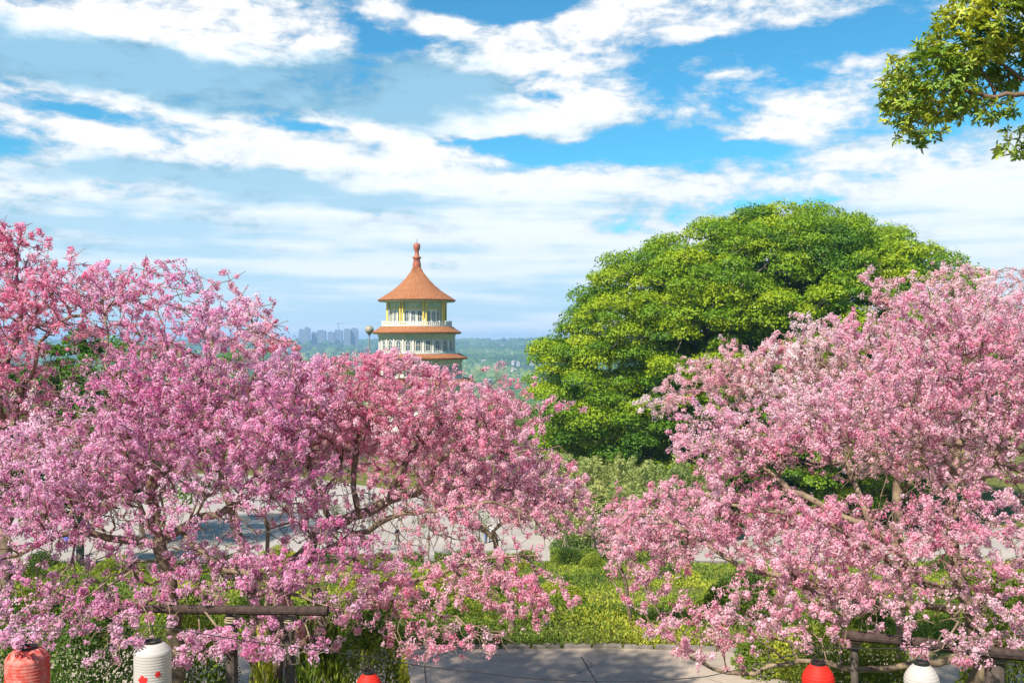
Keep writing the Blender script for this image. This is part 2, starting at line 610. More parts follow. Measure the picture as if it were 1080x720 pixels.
# top roof: concave cone with tile ribs
rp = [(7.6, 318.2), (8.15, 317.4), (8.2, 316.6), (7.2, 313.3), (5.15, 306.7), (3.6, 300), (2.35, 293.3), (1.36, 286.7), (.8, 281)]
roof = part(MB().lathe([(r, Z(y)) for r, y in rp], 112, rib=-.07), 'roof', M_tile)
part(MB().lathe([(5.4, Z(319.5)), (7.95, Z(318.3)), (7.95, Z(317.9)), (5.4, Z(318.6))], 64), 'eaves', M_green, roof)


def arch_window(w, h, depth=.12):
    """frame and pane of a round-headed window in the xz plane, base at the origin, facing -y"""
    pts = [(-w / 2, 0), (w / 2, 0)]
    for k in range(9):
        t = math.pi * k / 8
        pts.append((w / 2 * math.cos(t), h - w / 2 + w / 2 * math.sin(t)))
    fr = MB()
    inner = [(x * .8, (z - h * .5) * .88 + h * .5) for x, z in pts]
    n = len(pts)
    v = [(x, -depth, z) for x, z in pts] + [(x, -depth, z) for x, z in inner] + [(x, .05, z) for x, z in pts] + [(x, .02, z) for x, z in inner]
    f = []
    for q in range(n):
        r = (q + 1) % n
        f += [(q, r, n + r, n + q), (q, 2 * n + q, 2 * n + r, r), (n + q, n + r, 3 * n + r, 3 * n + q)]
    fr.add(v, f)
    fr.box((0, -depth * .5, h * .45), (.06, .06, h * .8))
    fr.box((0, -depth * .5, h * .55), (w * .74, .05, .06))
    pn = MB().add([(x, -.02, z) for x, z in inner], [tuple(range(n))])
    return fr, pn


WIN = {}


def windows(parent, R, zbase, w, h, angles):
    key = (round(w, 2), round(h, 2))
    if key not in WIN:
        a, b = arch_window(w, h)
        me_a = bpy.data.meshes.new('window'); me_a.from_pydata(a.v, [], a.f); me_a.materials.append(M_frame)
        me_b = bpy.data.meshes.new('pane'); me_b.from_pydata(b.v, [], b.f); me_b.materials.append(M_glass)
        WIN[key] = (me_a, me_b)
    for t in angles:
        a = bpy.data.objects.new('window', WIN[key][0]); COL.objects.link(a); a.parent = parent
        a.location = ((R + .03) * math.sin(t), -(R + .03) * math.cos(t), zbase); a.rotation_euler = (0, 0, t)
        b = bpy.data.objects.new('pane', WIN[key][1]); COL.objects.link(b); b.parent = a


# gallery storey under the cone: eight bays of three arches between pairs of yellow columns
R1 = 5.55
w1 = part(MB().lathe([(R1, Z(345)), (R1, Z(318.5))], 64), 'upper_wall', M_white)
part(MB().lathe([(R1 + .25, Z(326)), (R1 + .3, Z(325.5)), (R1 + .5, Z(319.5)), (R1 + .3, Z(319))], 64), 'frieze', M_green)
part(MB().lathe([(R1 + .32, Z(326.8)), (R1 + .4, Z(326.5)), (R1 + .4, Z(326)), (R1 + .32, Z(325.8))], 64), 'gold_band', M_yel)
angs = []
for b in range(8):
    for k in (-1, 0, 1):
        angs.append(math.radians(b * 45 - 2) + k * .235)
windows(pag, R1, Z(341.5), 1.02, Z(328) - Z(341.5), angs)
for b in range(8):
    for s in (-.048, .048):
        t = math.radians(b * 45 + 20.5) + s
        x, y = 6.3 * math.sin(t), -6.3 * math.cos(t)
        part(MB().tube([(x, y, Z(344)), (x, y, Z(318.7))], .17, 8), 'column', M_yel)
# balcony with balusters over the second roof
part(MB().lathe([(5.4, Z(344.2)), (7.35, Z(344.2)), (7.35, Z(343)), (5.4, Z(343))], 64), 'balcony_floor', M_white)
rl = MB().lathe([(7.2, Z(340.2)), (7.34, Z(340.2)), (7.34, Z(339.5)), (7.2, Z(339.5))], 64, close=True)
for k in range(96):
    t = 2 * math.pi * k / 96
    rl.box((7.27 * math.sin(t), -7.27 * math.cos(t), (Z(343) + Z(340)) / 2), (.13, .13, Z(340) - Z(343)), t)
for k in range(24):
    t = 2 * math.pi * k / 24
    rl.box((7.27 * math.sin(t), -7.27 * math.cos(t), (Z(343) + Z(338.4)) / 2), (.22, .22, Z(338.4) - Z(343)), t)
part(rl, 'balustrade', M_white)


def skirt(y_top, y_eave, r_top, r_eave, y_next):
    rf = part(MB().lathe([(r_eave - .35, Z(y_eave + 1.8)), (r_eave, Z(y_eave + 1)), (r_eave + .05, Z(y_eave)), ((r_top + r_eave) * .5 - .1, Z(y_top * .45 + y_eave * .55 - .3)), (r_top, Z(y_top))], 128, rib=-.06), 'roof', M_tile)
    part(MB().lathe([(r_top - 1.0, Z(y_eave + 2.6)), (r_eave - .3, Z(y_eave + 1.9)), (r_eave - .3, Z(y_eave + 1.5)), (r_top - 1.0, Z(y_eave + 1.8))], 64), 'eaves', M_green, rf)


skirt(344.2, 350.3, 7.5, 9.35, 0)
tiers = [  # wall radius, frieze top, wall top, wall bottom, next roof eave y, radii
    (7.75, 352.3, 357.5, 372.5), (9.3, 378.5, 383.0, 398.5), (10.9, 404.5, 412, 430)]
for q, (R, ft, wt, wb) in enumerate(tiers):
    part(MB().lathe([(R, Z(wb + .4)), (R, Z(ft - .6))], 72), 'wall', M_cream if q else M_cream)
    part(MB().lathe([(R + .12, Z(wt)), (R + .2, Z(wt - .4)), (R + .45, Z(ft)), (R + .2, Z(ft - .4))], 72), 'frieze', M_green)
    part(MB().lathe([(R + .08, Z(wb)), (R + .45, Z(wb)), (R + .45, Z(wb - 1.6)), (R + .08, Z(wb - 1.6))], 72), 'white_band', M_white)
    if q < 2:
        windows(pag, R, Z(wb - 2.2), 1.25, Z(wt + .8) - Z(wb - 2.2), [2 * math.pi * (k + .5) / 24 for k in range(24)])
    else:
        windows(pag, R, Z(wb - 4), 1.6, Z(wt + 3) - Z(wb - 4), [2 * math.pi * (k - 4.5) / 24 for k in range(10)])
    for k in range(24):
        t = 2 * math.pi * k / 24
        if q == 0:
            part(MB().box((0, 0, 0), (.28, .3, Z(wt) - Z(wb))), 'pilaster', M_white, None, loc=((R + .14) * math.sin(t), -(R + .14) * math.cos(t), (Z(wt) + Z(wb)) / 2)).rotation_euler = (0, 0, t)
skirt(372.6, 376.8, 9.2, 10.7, 0)
skirt(398.6, 402.8, 10.9, 12.4, 0)
part(MB().lathe([(12.6, 0), (12.6, Z(440)), (13.1, Z(439)), (13.1, Z(431)), (10.9, Z(430))], 72), 'base_drum', M_white)

# ------------------------------------------------------------------ mast with a ball lamp beside the pagoda
lp = thing('lamp_mast', 'slim grey mast topped by one round ball lamp, left of the pagoda', 'street lamp', tuple(P(389.5, 360, 58)[:2]) + (float(ground(0, 58)),))
hz = P(389, 347.5, 58)[2] - float(ground(0, 58))
part(MB().tube([(0, 0, 0), (0, 0, hz - .2)], [.07, .035], 8), 'pole', mat('mast_paint', (.20, .20, .19), .5, .4), lp)
prf = [(.26 * math.sin(math.pi * k / 12), hz - .26 * math.cos(math.pi * k / 12)) for k in range(13)]
part(MB().lathe(prf, 20), 'lamp_globe', mat('weathered_globe', (.24, .21, .16), .45, .4, var2=(.32, .30, .22), scale=6), lp, True)
part(MB().lathe([(.1, hz - .32), (.1, hz - .24)], 12), 'collar', M_glass, lp)

# ------------------------------------------------------------------ skyline, far houses, far woods
M_tower = mat('far_tower_wall', (.16, .19, .23), .8, .3, var2=(.20, .22, .25), scale=.05)
M_towerwin = mat('far_tower_windows', (.10, .12, .15), .3, .5)
tw = [  # px0, px1, ytop, label
    (315.5, 321.5, 344.5, 'distant tower block on the skyline, leftmost of the row left of the pagoda'),
    (321.5, 327, 342.8, 'tallest distant tower block on the skyline left of the pagoda'),
    (329, 334.5, 347.3, 'low distant tower block on the skyline, just right of the tallest block'),
    (335, 343.5, 345.6, 'wide distant tower block with a stepped top in the middle of the skyline'),
    (346, 353, 347.6, 'distant tower block on the skyline, fourth gap from the left'),
    (353.5, 361, 345.4, 'distant twin topped tower block under the crane on the skyline'),
    (363, 370, 344.2, 'distant tower block on the skyline beside the crane'),
    (370.5, 377.5, 343.6, 'distant tower block on the skyline nearest to the pagoda'),
    (262, 270, 345, 'distant tower block on the skyline seen through the top left blossom twigs'),
    (243, 250, 347, 'farthest left distant tower block behind the left blossom crown')]
tw[4] = (346, 353, 347.6, 'squat distant block on the skyline between the stepped block and the twin topped block')
for x0, x1, yt, lab in tw:
    d = 4600 + rng.uniform(-200, 300)
    p = P((x0 + x1) / 2, yt + 2.2, d); w = (x1 - x0) / F * d
    gz = float(ground(p[0], d)) - 6
    t = thing('tower_block', lab, 'tower block', (p[0], d, gz), 'tower blocks on the skyline')
    h = p[2] - gz
    b = MB().box((0, 0, h * .47), (w, w * .8, h * .94)).box((-w * .12, 0, h * .97), (w * .55, w * .5, h * .06 + .2))
    part(b, 'body', M_tower, t)
    wn = MB()
    for fl in range(int(h / 6)):
        wn.box((0, -w * .4, 5 + fl * 6), (w * .88, .6, 2.2))
    part(wn, 'window_bands', M_towerwin, t)
crp = P(357, 346, 4500)
cr = thing('tower_crane', 'thin tower crane standing over the skyline blocks', 'crane', (crp[0], 4500, float(ground(crp[0], 4500)) - 4))
ch = crp[2] + 22 - cr.location.z
part(MB().box((0, 0, ch / 2), (2.2, 2.2, ch)), 'mast', M_towerwin, cr)
part(MB().box((10, 0, ch), (38, 1.5, 1.6)), 'jib', M_towerwin, cr)

M_hw = mat('far_house_wall', (.36, .36, .33), .8, .3)
M_hr = mat('far_house_roof', (.36, .30, .27), .8, .3)
hrng = np.random.default_rng(5)
hm = []
for v in range(3):
    w, dd, h = 16 + 6 * v, 12, 8 + 4 * v
    a = MB().box((0, 0, h / 2 - 2), (w, dd, h + 4))
    for q in range(3 + v):
        a.box((-w / 2 + (q + .7) * w / (3.4 + v), -dd / 2, h * .55), (1.6, .3, 1.8))
    b = MB().add([(-w / 2 - .8, -dd / 2 - .8, h), (w / 2 + .8, -dd / 2 - .8, h), (w / 2 + .8, dd / 2 + .8, h), (-w / 2 - .8, dd / 2 + .8, h), (-w / 2 + 2, 0, h + 3.5), (w / 2 - 2, 0, h + 3.5)],
                 [(0, 1, 5, 4), (2, 3, 4, 5), (1, 2, 5), (3, 0, 4), (3, 2, 1, 0)])
    ms_ = []
    for nm, q, m_ in (('wall', a, M_hw), ('roof', b, M_hr)):
        me = bpy.data.meshes.new(nm); me.from_pydata(q.v, [], q.f); me.materials.append(m_); ms_.append(me)
    hm.append(ms_)
for k in range(150):
    d = 1000 * 5.2 ** hrng.uniform(.15, 1)
    px = hrng.uniform(470, 640)
    x = (px - 540) / F * d
    if hrng.uniform() < .2: x = (hrng.uniform(280, 430) - 540) / F * d
    if hill_noise(x, d, 900, 9) < -.1: continue
    t = thing('hillside_house', 'tiny pale house among the woods of the far valley', 'house', (x, d, float(ground(x, d))), 'pale houses scattered over the far valley', hrng.uniform(0, 6))
    sc_ = hrng.uniform(.35, .7); t.scale = (sc_, sc_, sc_)
    v = k % 3
    link('wall', hm[v][0], None, t); link('roof', hm[v][1], None, t)

# woods of the valley: thousands of small crowns nobody could count
M_wood = mat('far_woods', attr='tint', ramp=[(0, (.02, .055, .018)), (.5, (.06, .13, .03)), (1, (.17, .22, .07))], rough=.95, spec=.1)
n = 22000
d = 330 * (5600 / 330) ** hrng.uniform(0, 1, n)
px = np.where(hrng.uniform(size=n) < .55, hrng.uniform(455, 640, n), hrng.uniform(-60, 1140, n))
x = (px - 540) / F * d
keep = hill_noise(x, d, 900, 9) < .45
d, x = d[keep], x[keep]; n = len(d)
z = ground(x, d)
base = np.array([(0, 0, 1.), (.7, 0, .55), (.2, .66, .6), (-.56, .4, .5), (-.56, -.4, .6), (.2, -.66, .5), (.95, .3, 0), (0, 1, 0.05), (-.95, .3, 0), (-.6, -.8, 0), (.6, -.8, 0.05)])
fc = np.array([(0, 1, 2), (0, 2, 3), (0, 3, 4), (0, 4, 5), (0, 5, 1), (1, 6, 2), (2, 6, 7), (2, 7, 3), (3, 7, 8), (3, 8, 4), (4, 8, 9), (4, 9, 5), (5, 9, 10), (5, 10, 1), (1, 10, 6)])
r = (6 + d * .0022) * hrng.uniform(.6, 1.3, n)
V = base[None] * r[:, None, None] * (1 + hrng.normal(0, .16, (n, 11, 1)))
V[:, :, 2] *= .9
V += np.stack([x, d, z - r * .1], 1)[:, None]
fcs = (np.arange(n)[:, None, None] * 11 + fc[None]).reshape(-1, 3)
o = link('distant_woodland', mesh_np('distant_woodland', V.reshape(-1, 3), fcs, 3, attr=np.repeat(np.clip(.45 + .3 * lowfreq(np.stack([x / 260, d / 420, x * 0], 1), 1.5, 8) + hrng.normal(0, .18, n), 0, 1), 11)), M_wood)
tag(o, 'hazy green woods covering the far valley and hills', 'woodland', None, 'stuff')

# the air
hb = MB().box((0, 4500, -20), (13000, 10400, 190))
hz_m = bpy.data.materials.new('haze_air'); hz_m.use_nodes = True
t_ = hz_m.node_tree
for n_ in list(t_.nodes): t_.nodes.remove(n_)
pv = t_.nodes.new('ShaderNodeVolumePrincipled'); oo = t_.nodes.new('ShaderNodeOutputMaterial')
pv.inputs['Color'].default_value = (.40, .66, 1, 1)
pv.inputs['Density'].default_value = .00016
pv.inputs['Anisotropy'].default_value = 0
t_.links.new(pv.outputs[0], oo.inputs['Volume'])
hzo = hb.build('haze', hz_m)
tag(hzo, 'thin blue haze over the valley', 'haze', None, 'stuff')

# ================================================================== trees
M_bark = mat('cherry_bark', (.12, .08, .055), .85, .25, var2=(.27, .205, .13), scale=9, bump=.6, bscale=40)
M_barkg = mat('grey_bark', (.10, .08, .06), .9, .2, var2=(.17, .14, .11), scale=4, bump=.5, bscale=15)
LEAF_RAMP = [(0, (.03, .085, .008)), (.3, (.075, .18, .008)), (.65, (.175, .30, .008)), (1, (.34, .42, .01))]
M_leaf = mat('broad_leaf', attr='tint', ramp=LEAF_RAMP, rough=.55, spec=.35, trans=.35, tcol=(1.3, 1.25, .5))
M_leaf2 = mat('whorl_leaf', attr='tint', ramp=[(0, (.03, .10, .02)), (.4, (.12, .24, .03)), (.7, (.28, .38, .04)), (1, (.52, .54, .08))], rough=.45, spec=.4, trans=.32, tcol=(1.2, 1.15, .5))
M_bamb = mat('bamboo_leaf', attr='tint', ramp=[(0, (.09, .17, .05)), (.5, (.30, .37, .11)), (1, (.55, .55, .22))], rough=.6, spec=.3, trans=.35, tcol=(1.2, 1.2, .6))
M_shrub = mat('shrub_leaf', attr='tint', ramp=[(0, (.05, .10, .015)), (.5, (.19, .26, .025)), (1, (.46, .46, .05))], rough=.6, spec=.3, trans=.3, tcol=(1.2, 1.15, .5))
M_dshrub = mat('dark_shrub_leaf', attr='tint', ramp=[(0, (.04, .09, .02)), (.6, (.12, .21, .04)), (1, (.26, .34, .07))], rough=.5, spec=.4, trans=.25, tcol=(1.2, 1.15, .5))


def grow(limbs, att, bf=.35, seed=1, rtip=.0042, expo=2.62, step=.18, wig=.02):
    """Branch skeleton: drawn limbs first, then every point of att is joined to the nearest place of the tree, short
    paths to the base preferred. limbs: list of (world points (n,3), radius at start, radius at end)."""
    r = np.random.default_rng(seed)
    tot = sum(len(l[0]) * 60 for l in limbs) + len(att) * 5 + 100
    pos = np.zeros((tot, 3)); par = np.full(tot, -1); pl = np.zeros(tot); rmin = np.zeros(tot); n = 0
    for pts, ra, rb in limbs:
        pts = np.asarray(pts, float)
        seg = np.linalg.norm(np.diff(pts, axis=0), axis=1); cum = np.r_[0, np.cumsum(seg)]
        m = max(3, int(cum[-1] / step))
        t = np.linspace(0, cum[-1], m)
        q = np.stack([np.interp(t, cum, pts[:, k]) for k in range(3)], 1)
        for _ in range(2):
            q[1:-1] = (q[:-2] + q[1:-1] * 2 + q[2:]) / 4
        q[1:-1] += r.normal(0, wig, (m - 2, 3))
        if n == 0:
            prev = -1
        else:
            prev = int(np.argmin(((pos[:n] - q[0]) ** 2).sum(1)))
        for k in range(m):
            pos[n] = q[k]; par[n] = prev; rmin[n] = ra + (rb - ra) * k / (m - 1)
            pl[n] = 0 if prev < 0 else pl[prev] + .5 * np.linalg.norm(pos[n] - pos[prev])
            prev = n; n += 1
    nl = n
    d0 = np.sqrt(((att[:, None, :] - pos[None, :nl:2]) ** 2).sum(2)).min(1)
    for a in att[np.argsort(d0)]:
        dv = pos[:n] - a
        d = np.sqrt((dv * dv).sum(1))
        j = int(np.argmin(d + bf * pl[:n]))
        dist = d[j]
        if dist < .04: continue
        k = max(1, int(dist / (step * 1.2)))
        base = pos[j].copy(); off = r.normal(0, .06 * dist, 3) + np.array((0, 0, -.05 * dist))
        prev = j
        for s in range(1, k + 1):
            u = s / k
            p = base + (a - base) * u + off * math.sin(math.pi * u)
            pos[n] = p; par[n] = prev; pl[n] = pl[prev] + dist / k; prev = n; n += 1
    pos, par, rmin = pos[:n], par[:n], rmin[:n]
    # pipe model, children always come after parents
    acc = np.zeros(n); kids = np.zeros(n, int)
    rr = np.zeros(n); tip = rtip ** expo
    main = np.full(n, -1); best = np.zeros(n)
    for k in range(n - 1, -1, -1):
        if kids[k] == 0: acc[k] = tip
        rr[k] = max(acc[k] ** (1 / expo), rmin[k])
        p = par[k]
        if p >= 0:
            acc[p] += acc[k] * 1.002; kids[p] += 1
            if rr[k] > best[p]: best[p] = rr[k]; main[p] = k
    for k in range(n):                       # never thicker than the parent
        if par[k] >= 0 and rr[k] > rr[par[k]]: rr[k] = rr[par[k]]
    return pos, par, rr, main, kids


def tubes(pos, par, rr, main, sel, k):
    """tube mesh of the segments parent->child for child in sel"""
    dirn = np.zeros_like(pos)
    has = par >= 0
    inc = np.zeros_like(pos); inc[has] = unit(pos[has] - pos[par[has]])
    outd = np.zeros_like(pos); hm_ = main >= 0; outd[hm_] = unit(pos[main[hm_]] - pos[hm_])
    dirn = unit(inc + outd)
    c = sel; p = par[c]
    sd = unit(pos[c] - pos[p])
    ismain = (main[p] == c)
    dp = np.where(ismain[:, None], dirn[p], sd)
    dc = dirn[c]
    rp_ = np.where(ismain, rr[p], np.minimum(rr[p], rr[c] * 1.25))
    if k > 4:                                   # carry one frame along every limb so that the rings never twist
        fr = {}
        Aref = np.zeros((len(c), 3)); Bref = np.zeros((len(c), 3))
        for q_ in range(len(c)):
            pa, ch_ = int(p[q_]), int(c[q_])
            f0 = fr.get(pa)
            if f0 is None: f0 = np.cross(dp[q_], (.3, .9, .2))
            f1 = f0 - dp[q_] * (f0 @ dp[q_]); f1 /= np.linalg.norm(f1) + 1e-9
            f2 = f1 - dc[q_] * (f1 @ dc[q_]); f2 /= np.linalg.norm(f2) + 1e-9
            if ismain[q_] or pa not in fr: fr.setdefault(pa, f1)
            fr[ch_] = f2
            Aref[q_] = f1; Bref[q_] = f2

    def ring(ctr, d, r_, fa=None):
        ref = np.tile(np.array([[.31, .2, .93]]), (len(d), 1))
        bad = np.abs((d * ref).sum(1)) > .93
        ref = unit(ref)
        a = unit(np.cross(d, ref)); a[bad] = unit(np.cross(d[bad], np.array([[1., 0, 0]])))
        if fa is not None: a = fa
        b = np.cross(d, a)
        th = np.arange(k) * 2 * np.pi / k
        return ctr[:, None] + (a[:, None] * np.cos(th)[None, :, None] + b[:, None] * np.sin(th)[None, :, None]) * r_[:, None, None]
    A = ring(pos[p], dp, rp_, Aref if k > 4 else None); B = ring(pos[c], dc, rr[c], Bref if k > 4 else None)
    V = np.concatenate([A, B], 1).reshape(-1, 3)
    i = np.arange(len(c))[:, None, None] * 2 * k
    j = np.arange(k)
    f = np.stack([j, (j + 1) % k, (j + 1) % k + k, j + k], 1)[None]
    return V, (i + f).reshape(-1, 4)


def wood(name, sk, parent, material, rsplit=.02, origin=(0, 0, 0), rcut=0.0):
    pos, par, rr, main, kids = sk
    idx = np.where(par >= 0)[0]
    big = idx[rr[idx] >= rsplit]; small = idx[(rr[idx] < rsplit) & (rr[idx] >= rcut)]
    Vs, Fs, off = [], [], 0
    for s, k in ((big, 9), (small, 4)):
        if len(s) == 0: continue
        V, Fq = tubes(pos, par, rr, main, s, k)
        Vs.append(V); Fs.append(Fq + off); off += len(V)
    V = np.concatenate(Vs) - np.asarray(origin)
    return link(name, mesh_np(name, V, np.concatenate(Fs), 4, smooth=True), material, parent)


def in_ells(ells, n, seed, shell=.0):
    """n points spread over a union of ellipsoids (cx,cy,cz,rx,ry,rz[,density])"""
    r = np.random.default_rng(seed)
    E_ = np.array([tuple(e[:6]) + ((e[6] if len(e) > 6 else 1),) for e in ells])
    vol = E_[:, 3] * E_[:, 4] * E_[:, 5] * E_[:, 6]
    pick = r.choice(len(E_), n, p=vol / vol.sum())
    v = sph(n, r) * (r.uniform(shell, 1, n) ** (1 / 2.2))[:, None]
    return E_[pick, :3] + v * E_[pick, 3:6]


def ell(px, py, d, rx, ry, rd, dens=1):
    c = P(px, py, d)
    return (*c, rx / F * d, rd, ry / F * d, dens)


def bloom_mesh(C, R, tint, nrm, seed):
    """open cup of four petals round a darker heart, per row"""
    r = np.random.default_rng(seed)
    n = len(C)
    t = unit(np.cross(nrm, sph(n, r))); b = np.cross(nrm, t)
    R_ = R[:, None]
    c0 = C - nrm * R_ * .45
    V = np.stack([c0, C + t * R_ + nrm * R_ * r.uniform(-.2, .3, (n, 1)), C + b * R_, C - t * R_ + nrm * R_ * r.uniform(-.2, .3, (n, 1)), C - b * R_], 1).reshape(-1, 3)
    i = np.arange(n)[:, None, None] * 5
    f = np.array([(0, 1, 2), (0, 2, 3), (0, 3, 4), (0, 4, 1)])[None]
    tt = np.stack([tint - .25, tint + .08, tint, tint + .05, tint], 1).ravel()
    return V, (i + f).reshape(-1, 3), np.clip(tt, 0, 1)


def bloom_mat(name, ramp):
    return mat(name, attr='tint', ramp=ramp, rough=.75, spec=.12, trans=.62)


M_young = mat('young_cherry_leaf', attr='tint', ramp=[(0, (.20, .10, .045)), (.6, (.36, .26, .08)), (1, (.30, .36, .08))], rough=.6, spec=.2, trans=.4)
PINK = bloom_mat('pink_petal', [(0, (.68, .12, .28)), (.25, (.88, .32, .48)), (.6, (.95, .56, .68)), (1, (.97, .78, .83))])
VIOLET = bloom_mat('mauve_pink_petal', [(0, (.66, .12, .35)), (.25, (.86, .34, .57)), (.6, (.94, .57, .77)), (1, (.97, .77, .85))])
CRIM = bloom_mat('rose_pink_petal', [(0, (.72, .09, .27)), (.3, (.90, .27, .46)), (.65, (.95, .52, .67)), (1, (.97, .77, .83))])
PALE = bloom_mat('pale_pink_petal', [(0, (.76, .22, .32)), (.25, (.92, .46, .54)), (.6, (.97, .70, .74)), (1, (.98, .88, .87))])
TWIG = bpy.data.materials


def cherry(label, base_px, d, limbs_px, ells_px, n, seed, material, t0=.5, per=19, spacing=.058, rmax=.013, R=.0142,
           group='cherry trees in pink blossom', holes=(), bf=.3, clump=.054):
    r = np.random.default_rng(seed + 100)
    bx = P(*base_px, d)
    gz = float(ground(bx[0], d))
    limbs = []
    for pts, ra, rb in limbs_px:
        limbs.append((np.array([P(*p) for p in pts]), ra * .82, rb * .82))
    t0pt = limbs[0][0][0]
    limbs[0] = (np.vstack([[(t0pt[0], t0pt[1], gz - .1)], limbs[0][0]]), limbs[0][1], limbs[0][2])
    origin = np.array((t0pt[0], t0pt[1], gz))
    att = in_ells(ells_px, n, seed)
    # thin the points along soft bands: leaves lacy gaps and makes sprays
    lf = lowfreq(att, 4.5, seed + 5)
    att = att[(lf > -.95) | (r.uniform(size=len(att)) < .25)]
    for h in holes:
        hc = P(*h[:3]); q = (att - hc) / np.array((h[3] / F * h[2], h[5], h[4] / F * h[2]))
        att = att[((q ** 2).sum(1) > 1) | (r.uniform(size=len(att)) < .85)]
    gr_ = ground(att[:, 0], att[:, 1])
    att = att[att[:, 2] > gr_ + .9]
    sk = grow(limbs, att, bf, seed)
    pos, par, rr, main, kids = sk
    root = thing('cherry_tree', label, 'cherry tree', tuple(origin), group)
    wood('trunk', sk, root, M_bark, origin=origin)
    idx = np.where((par >= 0) & (rr < rmax))[0]
    a = pos[par[idx]]; b = pos[idx]; ln = np.linalg.norm(b - a, axis=1)
    cnt = r.poisson(ln / spacing)
    k = np.repeat(np.arange(len(idx)), cnt)
    C = a[k] + (b[k] - a[k]) * r.uniform(size=(len(k), 1))
    dens = lowfreq(C, 6, seed + 9) + .5 * lowfreq(C, 14, seed + 8)
    C = C[(dens > -.05) | (r.uniform(size=len(C)) < .22)]
    for h in holes:
        hc = P(*h[:3]); q = (C - hc) / np.array((h[3] / F * h[2], h[5], h[4] / F * h[2]))
        C = C[((q ** 2).sum(1) > 1) | (r.uniform(size=len(C)) < .28)]
    m = len(C)
    ct = t0 + .13 + .13 * lowfreq(C, 1.6, seed + 3) + .09 * lowfreq(C, 6, seed + 4) + r.normal(0, .15, m)
    size = r.uniform(.35, 1.4, m)
    q = np.repeat(np.arange(m), np.maximum(1, r.poisson(per * size)))
    v = sph(len(q), r)
    BC = C[q] + v * (clump * size[q] * r.uniform(.35, 1, len(q)) ** .5)[:, None]
    nr = unit(v + sph(len(q), r) * .55)
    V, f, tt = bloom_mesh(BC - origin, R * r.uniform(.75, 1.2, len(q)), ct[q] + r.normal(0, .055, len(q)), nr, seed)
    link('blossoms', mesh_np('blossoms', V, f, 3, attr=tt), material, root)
    # bronze young leaves and spent calyces among the flowers
    k = r.choice(m, int(m * .55))
    yc = C[k] + sph(len(k), r) * .05
    T = unit(sph(len(k), r) + np.array((0, 0, .3))); yn = unit(np.cross(T, sph(len(k), r))); yl = r.uniform(.018, .042, len(k))
    V, f = simple_quads(yc - origin, yn, T, yl, yl * .4)
    link('young_leaves', mesh_np('young_leaves', V, f, 4, attr=np.repeat(r.uniform(0, 1, len(k)), 4)), M_young, root)
    STATS.append((label[:30], len(pos), len(BC)))
    return root


STATS = []
B = lambda *a: a
ONLY = None
# ---- left side
cherry('broad cherry tree in mauve pink blossom, trunk forking low above the left wooden rail', (186, 720), 12.5,
       [([(186, 700, 12.5), (184, 640, 12.4), (176, 600, 12.4), (167, 574, 12.3)], .15, .10),
        ([(167, 574, 12.3), (140, 568, 12.3), (118, 570, 12.2), (85, 556, 12), (40, 575, 11.7), (0, 590, 11.5)], .07, .02),
        ([(167, 574, 12.3), (195, 550, 12.4), (228, 543, 12.5), (278, 517, 12.7), (300, 470, 12.9), (310, 420, 13.2)], .075, .02),
        ([(193, 562, 12.4), (215, 590, 12.2), (252, 602, 12.0), (300, 622, 11.8), (350, 640, 11.6)], .04, .012),
        ([(172, 590, 12.4), (162, 545, 12.6), (158, 505, 12.8), (130, 450, 13), (110, 380, 13.2)], .06, .015),
        ([(160, 520, 12.7), (185, 470, 12.9), (215, 400, 13.1), (225, 350, 13.3), (216, 310, 13.4)], .04, .010),
        ([(225, 350, 13.3), (248, 322, 13.4), (262, 300, 13.5)], .014, .006)],
       [ell(150, 425, 12.8, 115, 62, 1.4, 1.2), ell(215, 340, 13.2, 95, 34, 1.0, .75), ell(175, 300, 13.2, 60, 30, .7, .5), ell(115, 305, 13.2, 60, 30, .7, .6), ell(80, 490, 12.4, 125, 56, 1.3, 1.4),
        ell(220, 465, 12.6, 120, 56, 1.2, 1.4), ell(50, 540, 11.8, 95, 40, 1.0, 1.2), ell(290, 420, 13.2, 80, 54, 1.2, 1.2), ell(300, 500, 12.8, 70, 34, .9, 1.1), ell(160, 545, 12.0, 90, 30, .8, .7),
        ell(50, 650, 11.2, 90, 36, .8, 1.3), ell(40, 605, 11.4, 80, 22, .8, 1.0), ell(150, 630, 11.4, 90, 30, .7, .8), ell(120, 690, 11, 30, 22, .4, 1.0), ell(270, 674, 10.8, 86, 22, .5, 1.5), ell(165, 668, 10.7, 26, 12, .3, 1.2), ell(200, 690, 10.8, 40, 18, .4, .9), ell(250, 600, 12.2, 90, 40, .9, 1.0), ell(330, 630, 11.8, 60, 36, .6, 1.1), ell(380, 600, 12.6, 60, 40, .7, .8), ell(200, 560, 12.2, 190, 62, 1.0, .55), ell(140, 670, 9.75, 26, 12, .22, 9), ell(26, 672, 9.6, 30, 9, .22, 9), ell(300, 685, 10.6, 60, 14, .3, 2.5)],
       9000, 11, VIOLET, t0=.47, holes=[(215, 550, 12.4, 105, 30, 2.2), (80, 400, 12.8, 44, 40, 3), (82, 580, 12, 34, 13, 3), (82, 580, 12, 34, 13, 3), (38, 572, 12, 24, 10, 2), (95, 700, 11, 44, 26, 1.5), (110, 606, 11.4, 60, 10, 2), (250, 616, 12, 60, 9, 2), (165, 700, 10.8, 20, 20, 1), (330, 640, 11.8, 30, 20, 1.5)])
